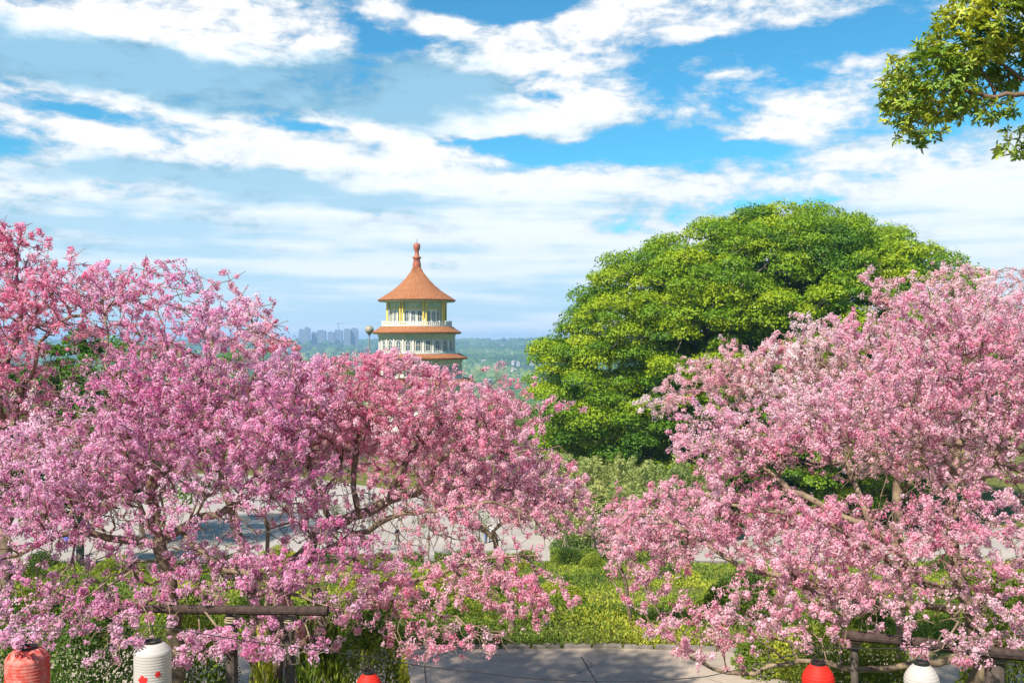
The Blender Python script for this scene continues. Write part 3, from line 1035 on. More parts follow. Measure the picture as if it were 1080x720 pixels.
cherry('taller cherry tree at the left edge with deep rose blossom on its top twigs', (20, 720), 14,
       [([(10, 720, 14), (6, 600, 14), (8, 500, 14), (22, 408, 14)], .13, .07),
        ([(22, 408, 14), (38, 388, 13.9), (40, 360, 13.8), (60, 338, 13.8), (110, 325, 13.7), (170, 300, 13.6)], .03, .009),
        ([(8, 480, 14), (-8, 400, 13.9), (6, 378, 13.9), (25, 350, 13.9), (18, 300, 14), (22, 240, 14)], .04, .009),
        ([(25, 350, 13.9), (60, 300, 14), (90, 262, 14)], .014, .006),
        ([(-8, 400, 13.9), (-60, 340, 14), (-100, 290, 14)], .04, .01)],
       [ell(5, 315, 14, 62, 58, 1.3), ell(14, 258, 14, 34, 32, .8, 1.3), ell(85, 315, 13.9, 80, 44, 1.2, .8), ell(0, 420, 13.9, 70, 80, 1.4), ell(-90, 380, 14, 90, 110, 1.6, .7),
        ell(60, 268, 14, 30, 20, .6, .7), ell(160, 283, 14, 40, 16, .6, .5)],
       4000, 23, CRIM, t0=.45, holes=[(85, 400, 13.9, 44, 44, 3), (130, 335, 13.9, 30, 12, 2)])
cherry('leaning cherry tree with long bent limbs in front of the pagoda', (296, 720), 14,
       [([(290, 705, 13.6), (296, 640, 13.8), (305, 596, 13.9)], .15, .13),
        ([(305, 596, 13.9), (328, 572, 13.9), (350, 550, 14), (378, 545, 14), (402, 532, 14.1), (440, 515, 14.2), (488, 510, 14.4), (540, 520, 14.6), (600, 530, 14.8)], .12, .022),
        ([(305, 600, 13.9), (340, 583, 13.7), (380, 560, 13.6), (430, 537, 13.5), (470, 540, 13.3), (520, 525, 13.2), (560, 545, 13.2)], .07, .012),
        ([(410, 528, 14.1), (416, 500, 14.2), (440, 472, 14.3), (462, 452, 14.5), (520, 440, 14.8)], .045, .01),
        ([(378, 545, 14), (372, 500, 14.2), (380, 450, 14.4), (400, 410, 14.6)], .05, .012),
        ([(452, 512, 14.2), (455, 490, 14.2), (475, 470, 14.2), (530, 480, 14.3), (590, 470, 14.6)], .028, .009),
        ([(370, 573, 13.7), (382, 600, 13.6), (392, 625, 13.3), (430, 640, 13.1)], .03, .010),
        ([(392, 620, 13.3), (470, 605, 13), (482, 597, 13), (500, 590, 13), (545, 586, 13)], .016, .006),
        ([(350, 550, 14), (320, 480, 14.3), (330, 420, 14.5), (310, 360, 14.6)], .045, .01)],
       [ell(420, 432, 14.4, 130, 50, 1.6, 1.1), ell(340, 420, 14.3, 85, 50, 1.5), ell(500, 455, 14.6, 80, 50, 1.4, 1.1), ell(560, 515, 14.6, 66, 42, 1.2, 1.1), ell(470, 520, 14.2, 100, 34, 1.2, .8),
        ell(596, 545, 14.6, 36, 26, .8), ell(430, 635, 12.9, 70, 34, .7, 1.1), ell(520, 612, 13, 70, 30, .7, .9), ell(560, 630, 12.8, 56, 34, .6, 1.1), ell(500, 676, 12.4, 70, 20, .4, 1.4), ell(440, 680, 12.3, 40, 26, .4, 1.3), ell(470, 570, 13.4, 130, 44, .8, .8), ell(350, 530, 13.6, 80, 50, .8, .8), ell(412, 376, 14.2, 32, 10, .5, 2.2), ell(455, 390, 14.2, 40, 12, .5, 2),
        ell(275, 345, 14.6, 34, 20, .8, .3), ell(530, 405, 14.8, 40, 24, .7, .8), ell(590, 430, 14.9, 34, 14, .5, .6), ell(390, 378, 14.5, 60, 13, .8, 1.0), ell(430, 384, 14.5, 40, 12, .7, 1.2), ell(325, 505, 13.9, 60, 26, .8, .7), ell(330, 665, 12.6, 50, 22, .5, .8)],
       8000, 37, PINK, t0=.54, holes=[(345, 575, 13.8, 36, 12, 2), (405, 532, 14.1, 60, 20, 2.2), (440, 568, 13.6, 56, 10, 2), (575, 580, 13.6, 50, 11, 2), (590, 650, 13, 16, 30, 1), (360, 500, 14.1, 40, 16, 2), (300, 560, 13.8, 30, 20, 2), (480, 645, 13, 50, 9, 2), (419, 561, 13.6, 11, 13, 4), (419, 561, 13.6, 11, 13, 4), (515, 560, 13.6, 15, 13, 4), (515, 560, 13.6, 15, 13, 4), (515, 560, 13.6, 15, 13, 4)])
cherry('cherry tree with dark upright trunk between the forked tree and the leaning tree', (262, 700), 15.2,
       [([(268, 690, 15.4), (268, 612, 15.3), (256, 578, 15.2), (247, 545, 15.2), (229, 498, 15.2), (240, 460, 15.2)], .12, .06),
        ([(229, 498, 15.2), (200, 440, 15.4), (180, 380, 15.6), (165, 320, 15.6)], .05, .01),
        ([(240, 460, 15.2), (268, 410, 15.4), (275, 350, 15.5), (290, 320, 15.5)], .045, .009),
        ([(275, 360, 15.5), (262, 330, 15.5), (245, 300, 15.6), (238, 285, 15.6)], .016, .006)],
       [ell(230, 420, 15.4, 120, 60, 1.4), ell(245, 345, 15.5, 50, 32, 1, .45), ell(285, 362, 15.4, 44, 12, .8, 1.2), ell(262, 325, 15.4, 36, 16, .7, .8), ell(130, 370, 15.6, 70, 36, 1.2, .6), ell(330, 450, 15.2, 70, 50, 1.2), ell(240, 302, 15.5, 40, 22, .6, .25)],
       2000, 41, PINK, t0=.42, spacing=.055, holes=[(85, 400, 15.5, 44, 40, 3)])
cherry('small pale trunked cherry sapling standing behind the leaning limbs', (281, 640), 16.5,
       [([(283, 660, 16.6), (281, 600, 16.5), (282, 560, 16.5), (279, 545, 16.5)], .055, .04),
        ([(279, 545, 16.5), (262, 535, 16.4), (240, 505, 16.3), (225, 480, 16.3)], .025, .008),
        ([(282, 558, 16.5), (310, 552, 16.5), (334, 541, 16.5), (360, 505, 16.6)], .028, .008),
        ([(279, 545, 16.5), (290, 510, 16.5), (300, 470, 16.6)], .02, .008)],
       [ell(280, 500, 16.5, 80, 40, 1.2, 1), ell(330, 470, 16.6, 60, 40, 1)], 450, 43, PALE, t0=.5, spacing=.16)
cherry('low cherry tree filling the gap right of the leaning tree, before the pale plaza', (530, 640), 20,
       [([(540, 690, 20.9), (540, 640, 20.7), (528, 590, 20.6), (520, 560, 20.6)], .09, .06),
        ([(520, 560, 20.6), (560, 530, 20.6), (600, 520, 20.6)], .04, .01), ([(522, 570, 20.6), (480, 530, 20.6), (440, 500, 20.6)], .04, .01)],
       [ell(500, 500, 20.5, 90, 36, 1.4), ell(570, 525, 20.5, 60, 26, 1.1), ell(420, 470, 20.6, 90, 40, 1.4)],
       2600, 47, PINK, t0=.5, spacing=.07, holes=[(515, 560, 20.6, 14, 12, 5), (515, 560, 20.6, 14, 12, 5)])
# ---- right side
cherry('large cherry tree in bright pink blossom over the right wooden rail and lanterns', (1030, 720), 12.6,
       [([(1034, 712, 12.6), (1030, 670, 12.6), (1022, 630, 12.6), (1010, 606, 12.6)], .16, .11),
        ([(1015, 620, 12.6), (985, 628, 12.5), (960, 605, 12.5), (943, 572, 12.6), (918, 556, 12.7), (872, 537, 12.9), (820, 505, 13.2), (770, 470, 13.5)], .085, .012),
        ([(960, 612, 12.5), (947, 598, 12.4), (910, 573, 12.4), (870, 545, 12.5), (800, 540, 12.7), (740, 520, 13)], .05, .01),
        ([(1022, 640, 12.5), (960, 640, 12.3), (883, 637, 12.2), (840, 604, 12.2), (797, 607, 12.3), (763, 585, 12.5), (720, 560, 12.8), (690, 540, 13)], .06, .009),
        ([(1028, 690, 12.4), (960, 702, 12.1), (887, 707, 12), (850, 690, 12), (790, 715, 12.2), (735, 700, 12.4), (702, 670, 12.6), (667, 640, 12.8), (645, 622, 12.9), (638, 600, 13)], .06, .010),
        ([(702, 670, 12.6), (700, 640, 12.6), (680, 615, 12.7)], .014, .006),
        ([(1010, 606, 12.6), (1000, 540, 12.8), (1012, 470, 13), (1020, 420, 13.2), (1010, 360, 13.4)], .075, .014),
        ([(1000, 550, 12.8), (1045, 490, 12.9), (1075, 440, 13), (1085, 380, 13.1)], .05, .012),
        ([(1008, 480, 13), (975, 440, 13.2), (940, 420, 13.4), (900, 400, 13.6)], .035, .01),
        ([(918, 556, 12.7), (905, 510, 12.9), (880, 470, 13.2), (860, 430, 13.5)], .03, .008)],
       [ell(1000, 430, 13, 110, 90, 1.5), ell(885, 450, 13.4, 110, 58, 1.4, 1.1), ell(775, 462, 13.7, 76, 46, 1.1, 1.1), ell(1065, 355, 13.1, 60, 66, 1.2), ell(985, 330, 13.3, 50, 36, .9), ell(760, 545, 13.2, 100, 48, 1.2, 1.1),
        ell(682, 570, 13.2, 52, 56, 1, .9), ell(880, 570, 12.5, 110, 56, 1.3, 1.1), ell(1010, 560, 12, 90, 52, 1.2, 1.1), ell(830, 645, 12.2, 105, 36, 1, 1.0), ell(720, 655, 12.5, 55, 30, .7, .9),
        ell(1050, 640, 11.4, 50, 48, .8), ell(930, 620, 11.9, 80, 36, 1), ell(1010, 684, 10.7, 60, 18, .4, 2), ell(1130, 450, 13, 80, 130, 1.7, .5), ell(905, 350, 13.6, 40, 30, .7), ell(750, 690, 12, 50, 16, .4, .7)],
       11500, 61, PINK, t0=.54, holes=[(955, 585, 12.4, 22, 16, 2), (985, 625, 12.2, 40, 16, 1.6), (900, 690, 11.6, 90, 16, 1.6), (640, 660, 12.5, 20, 20, 1), (920, 540, 12.8, 40, 14, 2), (890, 495, 13.2, 90, 24, 3), (945, 470, 13.2, 30, 26, 3), (1010, 600, 12, 30, 12, 1.5), (1020, 470, 13, 30, 12, 2)])
cherry('pale pink cherry tree with a slim dark upright stem behind the large right tree', (950, 650), 16.5,
       [([(950, 680, 16.8), (948, 600, 16.8), (946, 520, 16.7), (945, 455, 16.7)], .09, .05),
        ([(945, 460, 16.7), (965, 420, 16.7), (977, 380, 16.7), (1000, 330, 16.7), (1010, 290, 16.7)], .035, .008),
        ([(946, 470, 16.7), (925, 430, 16.7), (890, 400, 16.8), (850, 370, 16.9), (820, 350, 17)], .035, .008),
        ([(946, 500, 16.7), (900, 470, 16.8), (840, 430, 17), (790, 405, 17), (750, 380, 17.2)], .035, .008),
        ([(965, 420, 16.7), (930, 350, 16.8), (920, 300, 16.9), (912, 278, 16.9)], .02, .006),
        ([(948, 520, 16.7), (1000, 470, 16.6), (1050, 400, 16.6)], .035, .01)],
       [ell(930, 395, 16.7, 110, 58, 1.5), ell(1005, 335, 16.7, 70, 46, 1.2), ell(830, 400, 17, 90, 44, 1.4), ell(757, 400, 17.2, 60, 30, .9, .8), ell(925, 305, 16.9, 22, 30, .6, .9), ell(1060, 330, 16.7, 50, 50, 1.2),
        ell(1000, 290, 16.8, 46, 20, .7, .8), ell(860, 345, 16.9, 36, 20, .7, .7), ell(960, 470, 16.5, 110, 40, 1.4, .8), ell(770, 362, 17.2, 14, 12, .5, 1.0), ell(700, 425, 17.2, 34, 18, .7, .9)],
       6500, 67, PALE, t0=.52, spacing=.055)
cherry('sparse young cherry tree low in front of the bamboo, right of the gap', (660, 640), 21,
       [([(668, 680, 21.5), (664, 640, 21.3), (655, 600, 21.2), (650, 570, 21.2)], .05, .03),
        ([(650, 575, 21.2), (640, 540, 21.2), (653, 515, 21.2)], .018, .007), ([(652, 585, 21.2), (690, 560, 21.2), (720, 540, 21.2)], .018, .007)],
       [ell(655, 560, 21.2, 36, 34, .9), ell(700, 560, 21.2, 50, 30, .9), ell(650, 520, 21.2, 10, 16, .4)],
       1300, 71, PALE, t0=.40, spacing=.07)
print('CHERRY', STATS)


def puff_tree(name, label, cat, base, ells, npuff, puff_r, per, leaf, seed, material, bark, trunk_r=.5, forks=5, group=None, t0=.5, flat=.6, tt_amp=.2, shell=.62, extra=None):
    """broadleaf tree: trunk and limbs reaching every clump, leaf clumps over the crown's volume"""
    r = np.random.default_rng(seed)
    C = in_ells(ells, npuff * 3, seed, shell)
    # keep clumps apart
    keep = []
    for c in C:
        if all(((c - k) ** 2).sum() > (puff_r * .62) ** 2 for k in keep[-2500:]):
            keep.append(c)
        if len(keep) >= npuff: break
    C = np.array(keep)
    base = np.array(base, float)
    cen_ = C.mean(0)
    top = base + (cen_ - base) * .35
    limbs = [(np.array([base - (0, 0, .3), base + (top - base) * .5 + r.normal(0, .2, 3) * trunk_r, top]), trunk_r, trunk_r * .75)]
    for k in range(forks):
        q = C[r.integers(len(C))]
        limbs.append((np.array([top, top + (q - top) * .45 + (0, 0, puff_r * .6), q]), trunk_r * .5, trunk_r * .06))
    sk = grow(limbs, C, .25, seed, rtip=trunk_r * .045, step=puff_r * .4, wig=puff_r * .03)
    root = thing(name, label, cat, tuple(base), group)
    wood('trunk', sk, root, bark, rsplit=.03, origin=base)
    n = len(C)
    size = puff_r * r.uniform(.65, 1.35, n)
    q = np.repeat(np.arange(n), (per * (size / puff_r) ** 2).astype(int))
    v = sph(len(q), r)
    v[:, 2] = np.where(v[:, 2] < -.25, -v[:, 2] * .6, v[:, 2])
    v = unit(v)
    rad = size[q] * r.uniform(.25, 1, len(q)) ** .4 * (1 + .18 * np.sin(v[:, 0] * 7 + q) * np.sin(v[:, 1] * 6 + q * 2))
    pts = C[q] + v * rad[:, None] * np.array((1, 1, flat))
    nr = unit(v * .7 + sph(len(q), r) * .75 + np.array((0, 0, .5)))
    T = unit(np.cross(nr, sph(len(q), r)) + np.array((0, 0, -.25)))
    ln = leaf * r.uniform(.6, 1.35, len(q))
    V, f = simple_quads(pts - base, nr, T, ln, ln * .55)
    ct = t0 + tt_amp * .55 * lowfreq(C, 1.2 / puff_r, seed + 2) + r.normal(0, tt_amp * .5, n)
    t = np.clip(ct[q] + r.normal(0, .11, len(q)), 0, 1)
    link('foliage', mesh_np('foliage', V, f, 4, attr=np.repeat(t, 4)), material, root)
    return root


# the great round tree beyond the plaza
BD = 110


def bell(px, py, rx, ry, rd, dens=1, dd=0):
    return ell(px, py, BD + dd, rx, ry, rd, dens)


bb = P(800, 480, BD); bb[2] = -13
puff_tree('broadleaf_tree', 'huge round crowned evergreen tree with bright green leaf clumps right of the pagoda', 'tree', bb,
          [bell(835, 395, 168, 176, 19), bell(700, 408, 114, 150, 16), bell(925, 400, 130, 145, 16), bell(620, 418, 62, 78, 10, 1.3, -2), bell(650, 442, 78, 34, 8, 1.4, -2), bell(760, 330, 100, 96, 14, .9, -3), bell(850, 330, 110, 100, 14, .9, -3)],
          2300, 1.75, 430, .30, 5, M_leaf, M_barkg, trunk_r=1.1, forks=12, t0=.66, flat=.66, tt_amp=.36, shell=.60)

# trees round the plaza and down the slope, mostly hidden by the blossom
bg = [(85, 66, 345, 60, 6.0, 'dark green tree showing through the upper left blossom', .30), (150, 92, 352, 80, 7, 'round green tree hidden behind the left blossom, right of the dark one', .35),
      (10, 75, 380, 70, 6, 'green tree at the left edge behind the rose coloured cherry', .25), (255, 150, 372, 70, 8, 'far green tree on the left side of the plaza behind the upright cherry', .4),
      (340, 165, 385, 60, 8, 'far green tree on the plaza edge left of the pagoda', .35), (520, 150, 425, 60, 7, 'green tree right of the pagoda foot on the far plaza edge', .45),
      (565, 135, 470, 46, 5, 'olive green tree in the gap between the pagoda and the great tree', .5), (470, 170, 410, 40, 6, 'bushy tree standing before the pagoda foot', .4)]
for k, (px, d_, yt, rpx, rz, lab, t0_) in enumerate(bg):
    r_ = rpx / F * d_
    c = P(px, yt, d_); gz = float(ground(c[0], d_))
    hh = c[2] - gz
    ce = (c[0], d_, c[2] - hh * .36)
    puff_tree('broadleaf_tree', lab, 'tree', (c[0], d_, gz), [(*ce, r_ * .9, r_ * .8, hh * .36), (c[0] - r_ * .4, d_ - 1, gz + hh * .42, r_ * .6, r_ * .6, hh * .25), (c[0] + r_ * .45, d_ - 1, gz + hh * .46, r_ * .6, r_ * .6, hh * .25)],
              110, r_ * .24, 260, .30, 200 + k, M_leaf, M_barkg, trunk_r=.28, forks=5, group='green trees round the plaza', t0=t0_, tt_amp=.15, shell=.5)


M_culm = mat('green_culm', (.10, .15, .04), .6, .3, var2=(.20, .21, .08), scale=3)
# the bamboo and soft shrubs below the great tree
def bamboo(px, d_, ytop, wpx, seed, label, t0_=.5, nculm=40):
    t0_ += .12; d_ -= 5
    r = np.random.default_rng(seed)
    b = P(px, 500, d_); gz = float(ground(b[0], d_)); b[2] = gz
    w = wpx / F * d_; H = P(px, ytop, d_)[2] - gz
    root = thing('bamboo_clump', label, 'bamboo', tuple(b), 'bamboo clumps under the great tree')
    mb = MB(); Cs = []; Ts = []
    for k in range(nculm):
        a = r.uniform(0, 6.28); rr_ = w * .35 * math.sqrt(r.uniform())
        x0, y0 = rr_ * math.cos(a), rr_ * math.sin(a)
        h = H * r.uniform(.6, 1.04); lean = r.uniform(.15, .5) * w * .8
        dx, dy = math.cos(a) * lean, math.sin(a) * lean
        pts = [(x0 + dx * u ** 2.4, y0 + dy * u ** 2.4, h * (u - .12 * u ** 4)) for u in np.linspace(0, 1, 8)]
        mb.tube(pts, [.05 * (1 - u * .8) for u in np.linspace(0, 1, 8)], 5)
        m = 520
        u = r.uniform(.2, 1, m) ** .8
        base_ = np.stack([x0 + dx * u ** 2.4, y0 + dy * u ** 2.4, h * (u - .12 * u ** 4)], 1)
        base_ += r.normal(0, 1, (m, 3)) * np.array((.42, .42, .22)) * (1.15 - u[:, None] * .75)
        Cs.append(base_); Ts.append(np.full(m, r.normal(0, .13)))
    part(mb, 'culms', M_culm, root)
    C = np.concatenate(Cs); tt = np.concatenate(Ts)
    n = len(C)
    T = unit(r.normal(0, .6, (n, 3)) + np.array((0, 0, -.2)) + unit(C * np.array((1, 1, 0))) * .8)
    nr = unit(np.cross(T, sph(n, r)))
    ln = r.uniform(.25, .5, n)
    V, f = simple_quads(C, nr, T, ln, ln * .22)
    t = np.clip(t0_ + tt + r.normal(0, .12, n), 0, 1)
    link('foliage', mesh_np('foliage', V, f, 4, attr=np.repeat(t, 4)), M_bamb, root)


bamboo(603, 98, 466, 46, 301, 'soft yellowish bamboo clump at the left foot of the great tree', .55)
bamboo(648, 101, 472, 56, 302, 'feathery bamboo clump in the middle below the great tree', .6)
bamboo(690, 97, 478, 52, 303, 'darker bamboo clump right of the middle one, beside the right blossom', .4)
bamboo(625, 96, 500, 40, 304, 'short pale bamboo clump in front of the left and middle ones', .72, 26)
bamboo(665, 95, 505, 44, 305, 'low green bamboo clump nearest to the plaza', .35, 26)
bamboo(735, 99, 470, 60, 306, 'bamboo clump mostly hidden behind the right cherry blossom', .45)
bamboo(575, 103, 480, 30, 307, 'narrow bamboo clump at the far left, behind the pink twig tips', .45, 20)


# ---- the near tree whose bough hangs into the top right corner
def whorl_tree():
    d_ = 18.0
    base = P(1345, 700, d_); base[2] = float(ground(base[0], d_)); base = base
    r = np.random.default_rng(88)
    A = lambda px, py, dd=0: P(px, py, d_ + dd)
    hub = A(1330, 150)
    limbs = [(np.array([base, A(1340, 500), A(1335, 300), hub]), .26, .17),
             (np.array([A(1335, 260), A(1240, 150), A(1150, 100, -.1), A(1080, 97, -.2), A(1040, 106, -.2), A(1015, 92, -.1), A(975, 95, 0)]), .13, .02),
             (np.array([A(1110, 98, -.1), A(1075, 80, .1), A(1052, 70, .2), A(1035, 40, .2)]), .035, .012),
             (np.array([A(1050, 103), A(1040, 75, .2), A(1010, 50, .3)]), .03, .01),
             (np.array([A(1200, 130), A(1130, 60), A(1080, 0), A(1060, -60)]), .06, .015),
             (np.array([A(1230, 150), A(1150, 150), A(1085, 160)]), .04, .012),
             (np.array([hub, A(1340, 20), A(1300, -160)]), .12, .03), (np.array([hub, A(1440, 60), A(1530, -20)]), .1, .03)]
    E_ = [ell(1062, 62, d_ + .9, 40, 34, .5, 1.4), ell(1030, 92, d_ + .7, 40, 26, .4, 1.2), ell(980, 88, d_, 52, 46, .75, 1.6), ell(1020, 40, d_, 46, 42, .8, 1.3), ell(1062, 15, d_, 50, 46, .9, 1.2), ell(955, 112, d_, 27, 40, .5, 1.5), ell(978, 138, d_, 20, 22, .4, 1.5), ell(1035, 118, d_, 42, 12, .6, 1.2),
          ell(1076, 150, d_, 28, 20, .5, 1.4), ell(1095, -40, d_, 80, 60, 1.2, .8), ell(1180, 60, d_, 80, 80, 1.4, .5), ell(1330, -80, d_, 200, 160, 2.4, .35), ell(1450, 60, d_, 140, 110, 2.2, .35)]
    C = in_ells(E_, 7400, 90, .25)
    sk = grow(limbs, C, .3, 91, rtip=.005, step=.18)
    root = thing('whorled_leaf_tree', 'near tree with yellow green whorled leaves reaching in at the top right corner', 'tree', tuple(base))
    wood('trunk', sk, root, mat('brown_bark', (.13, .07, .045), .85, .25, var2=(.20, .13, .09), scale=6, bump=.5, bscale=20), origin=base)
    nC = len(C)
    per = 10
    q = np.repeat(np.arange(nC), per)
    phi = np.tile(np.arange(per) * 2 * np.pi * .382, nC) + r.uniform(0, 6.28, nC)[q]
    axis = unit(r.normal(0, .45, (nC, 3)) + np.array((0, 0, .75)) + unit(C - P(1010, 90, d_)) * .45)[q]
    a = unit(np.cross(axis, np.array([[.3, .9, .1]]))); b = np.cross(axis, a)
    rad = a * np.cos(phi)[:, None] + b * np.sin(phi)[:, None]
    T = unit(rad + axis * r.uniform(-.45, .55, (len(q), 1)))
    nr = unit(axis - T * (axis * T).sum(1, keepdims=True) + sph(len(q), r) * .15)
    ln = r.uniform(.065, .155, len(q))
    V, f = leaf_quads(C[q] + r.normal(0, .012, (len(q), 3)) - base, nr, T, ln, ln * .33)
    ct = .70 + .22 * lowfreq(C, 3.0, 92) + r.normal(0, .13, nC)
    # young, yellower shoots stand on the outside and top of the bough
    t = np.clip(ct[q] + r.normal(0, .07, len(q)), 0, 1)
    link('foliage', mesh_np('foliage', V, f, 4, attr=np.repeat(t, 6)), M_leaf2, root)


whorl_tree()


# ------------------------------------------------------------------ garden plants
def shrub_mesh(w, h, n, leaf, seed, upright=0.0):
    r = np.random.default_rng(seed)
    v = sph(n, r); v[:, 2] = np.abs(v[:, 2])
    k = 10
    lob = sph(k, r); lob[:, 2] = np.abs(lob[:, 2])
    bump = (np.maximum(0, v @ lob.T - .72) * 1.5).max(1)
    rad = (.72 + bump) * r.uniform(.45, 1, n) ** .45
    C = v * rad[:, None] * np.array((w / 2, w / 2, h))
    T = unit(v + sph(n, r) * .8 + np.array((0, 0, upright)))
    nr = unit(np.cross(T, sph(n, r)))
    ln = leaf * r.uniform(.6, 1.4, n)
    V, f = simple_quads(C, nr, T, ln, ln * (.5 - .3 * min(1, upright)))
    return V, f, np.clip(.5 + .25 * lowfreq(C, 4 / w, seed) + r.normal(0, .15, n), 0, 1)


def make_shrub(name, label, cat, x, y, w, h, n, leaf, seed, material, group=None, upright=0.0, dt=0.0, z=None):
    gz = float(ground(x, y)) if z is None else z
    root = thing(name, label, cat, (x, y, gz), group)
    V, f, t = shrub_mesh(w, h, n, leaf, seed, upright)
    link('foliage', mesh_np('foliage', V, f, 4, attr=np.repeat(np.clip(t + dt, 0, 1), 4)), material, root)
    mb = MB()
    r = random.Random(seed)
    for k in range(6):
        a = r.uniform(0, 6.28)
        mb.tube([(0, 0, -.05), (math.cos(a) * w * .12, math.sin(a) * w * .12, h * .35), (math.cos(a) * w * .28, math.sin(a) * w * .28, h * .7)], [.02, .014, .006], 5)
    part(mb, 'stems', M_barkg, root)
    return root


# loose yellow-green growth over the slope, nobody could count it
r = np.random.default_rng(400)
n = 360000
y = 19.95 + (84 - 19.95) * r.uniform(0, 1, n) ** 1.5
x = ((r.uniform(-80, 1160, n) - 540) / F) * (y + 2)
den = lowfreq(np.stack([x, y, x * 0], 1), .9, 401)
k_ = den > -.75
x, y, den = x[k_], y[k_], den[k_]
n = len(x)
mound = np.maximum(0, lowfreq(np.stack([x, y, x * 0], 1), 1.3, 402)) * .3
z = ground(x, y) + mound * r.uniform(.2, 1, n) + r.uniform(0, .22, n)
T = unit(r.normal(0, .6, (n, 3)) + np.array((0, 0, .8)))
nr = unit(np.cross(T, sph(n, r)))
ln = r.uniform(.022, .055, n) * (1 + y / 22)
V, f = simple_quads(np.stack([x, y, z], 1), nr, T, ln, ln * .45)
t = np.clip(.47 + .30 * lowfreq(np.stack([x, y, x * 0], 1), .8, 403) + r.normal(0, .2, n), 0, 1)
o = link('ground_cover', mesh_np('ground_cover', V, f, 4, attr=np.repeat(t, 4)), M_shrub)
tag(o, 'yellow green low growth covering the garden slope beyond the path', 'ground cover', None, 'stuff')

# shrubs on the slope: three meshes copied
protos = []
for k in range(3):
    protos.append(make_shrub('garden_shrub', 'rounded yellow green shrub on the sunny garden slope', 'shrub', 0, 30, 1.7, .85, 11000, .06, 410 + k, M_shrub, 'yellow green shrubs on the garden slope', dt=.12 * (k - 1)))
rs = random.Random(12)
cnt = 0
for k in range(46):
    yv = 22.2 + 50 * rs.random() ** 1.4
    xv = (rs.uniform(-20, 1100) - 540) / F * yv
    src = protos[cnt % 3]
    c = src if cnt < 3 else copy_tree(src)
    s = rs.uniform(.55, 1.05) * (1 + yv / 90)
    c.location = (xv, yv, float(ground(xv, yv)) - .05); c.rotation_euler = (0, 0, rs.uniform(0, 6.28)); c.scale = (s, s, s * rs.uniform(.8, 1.2))
    cnt += 1
# clipped hedge along the plaza
def hedge(x0, x1, y, h, w, seed, label):
    r = np.random.default_rng(seed)
    ln = x1 - x0; n = int(ln * 900)
    C = np.stack([r.uniform(-ln / 2, ln / 2, n), r.normal(0, w * .28, n), h * r.uniform(.05, 1, n) ** .6], 1)
    C[:, 2] += .12 * np.sin(C[:, 0] * 2.3) * C[:, 2]
    gz = float(ground((x0 + x1) / 2, y))
    root = thing('clipped_hedge', label, 'hedge', ((x0 + x1) / 2, y, gz), 'hedges along the near plaza edge')
    T = unit(r.normal(0, 1, (n, 3)) + np.array((0, 0, .5))); nr = unit(np.cross(T, sph(n, r)))
    l_ = r.uniform(.1, .25, n)
    V, f = simple_quads(C, nr, T, l_, l_ * .5)
    t = np.clip(.42 + .3 * lowfreq(C, .8, seed) + r.normal(0, .15, n), 0, 1)
    link('foliage', mesh_np('foliage', V, f, 4, attr=np.repeat(t, 4)), M_shrub, root)
    mb = MB()
    for xx in np.arange(-ln / 2 + .5, ln / 2, 1.3):
        mb.tube([(xx, 0, -.1), (xx + .1, 0, h * .6)], [.03, .015], 5)
    part(mb, 'stems', M_barkg, root)


hedge(-21, -7.5, 83.2, 1.0, 1.1, 501, 'low bright hedge along the near plaza edge, left part')
hedge(-6.5, 2.2, 83, 1.1, 1.2, 502, 'low hedge along the near plaza edge below the walking people')
hedge(3.2, 14, 82.8, 1.3, 1.3, 503, 'taller olive hedge along the near plaza edge right of the gap')
for px_, w_, k_, lab_ in ((600, 3.4, 0, 'low dark bush at the foot of the left bamboo clump'), (632, 3.0, 1, 'round bush at the bamboo foot just right of the low dark one'), (668, 3.8, 2, 'wide green bush at the bamboo foot behind the sparse young cherry tree'), (706, 3.2, 3, 'bush at the bamboo foot nearest to the large right cherry tree')):
    q_ = P(px_, 560, 91)
    make_shrub('low_bush', lab_, 'bush', q_[0], 91, w_, 1.7 + .3 * (k_ % 2), 5000, .16, 640 + k_, M_dshrub, 'bushes at the bamboo foot', dt=.1 * (k_ % 2))
# dark and yellow plants at the lower left behind the lanterns
make_shrub('dark_shrub', 'dark glossy green bush between the red and white lanterns', 'shrub', *P(90, 700, 12.9)[:2], 1.9, 2.75, 14000, .065, 601, M_dshrub)
make_shrub('dark_shrub', 'small dark bush at the left edge beside the red lantern', 'shrub', *P(0, 700, 13.3)[:2], 1.3, 2.6, 8000, .06, 602, M_dshrub)
make_shrub('flowering_shrub', 'yellow green leafy bush right of the white plum flower lantern', 'shrub', *P(208, 700, 13.0)[:2], 1.3, 2.75, 12000, .05, 603, M_shrub)
make_shrub('yellow_bush', 'upright bright yellow bush at the foot of the left rail posts', 'shrub', *P(278, 712, 13.2)[:2], .6, 2.3, 3200, .12, 604, M_shrub, upright=1.4, dt=.35)
make_shrub('grassy_tuft', 'tall olive tuft of narrow leaves right of the rail post', 'ornamental grass', *P(335, 712, 13.1)[:2], 1.1, 2.6, 6000, .16, 605, M_shrub, upright=1.6, dt=-.1)
make_shrub('yellow_bush', 'small bright yellow bush right of the lantern that is half below the picture', 'shrub', *P(424, 716, 13.6)[:2], .32, 1.8, 1600, .09, 606, M_shrub, upright=.5, dt=.38)
make_shrub('garden_bush', 'olive green bush left of the asphalt path under hanging blossom', 'shrub', *P(395, 690, 14.6)[:2], 1.2, 2.5, 11000, .05, 607, M_shrub, dt=-.15)
make_shrub('garden_bush', 'loose green bush behind the right wooden rail', 'shrub', *P(905, 700, 13.9)[:2], 2.2, 2.4, 15000, .06, 608, M_shrub, dt=-.05)
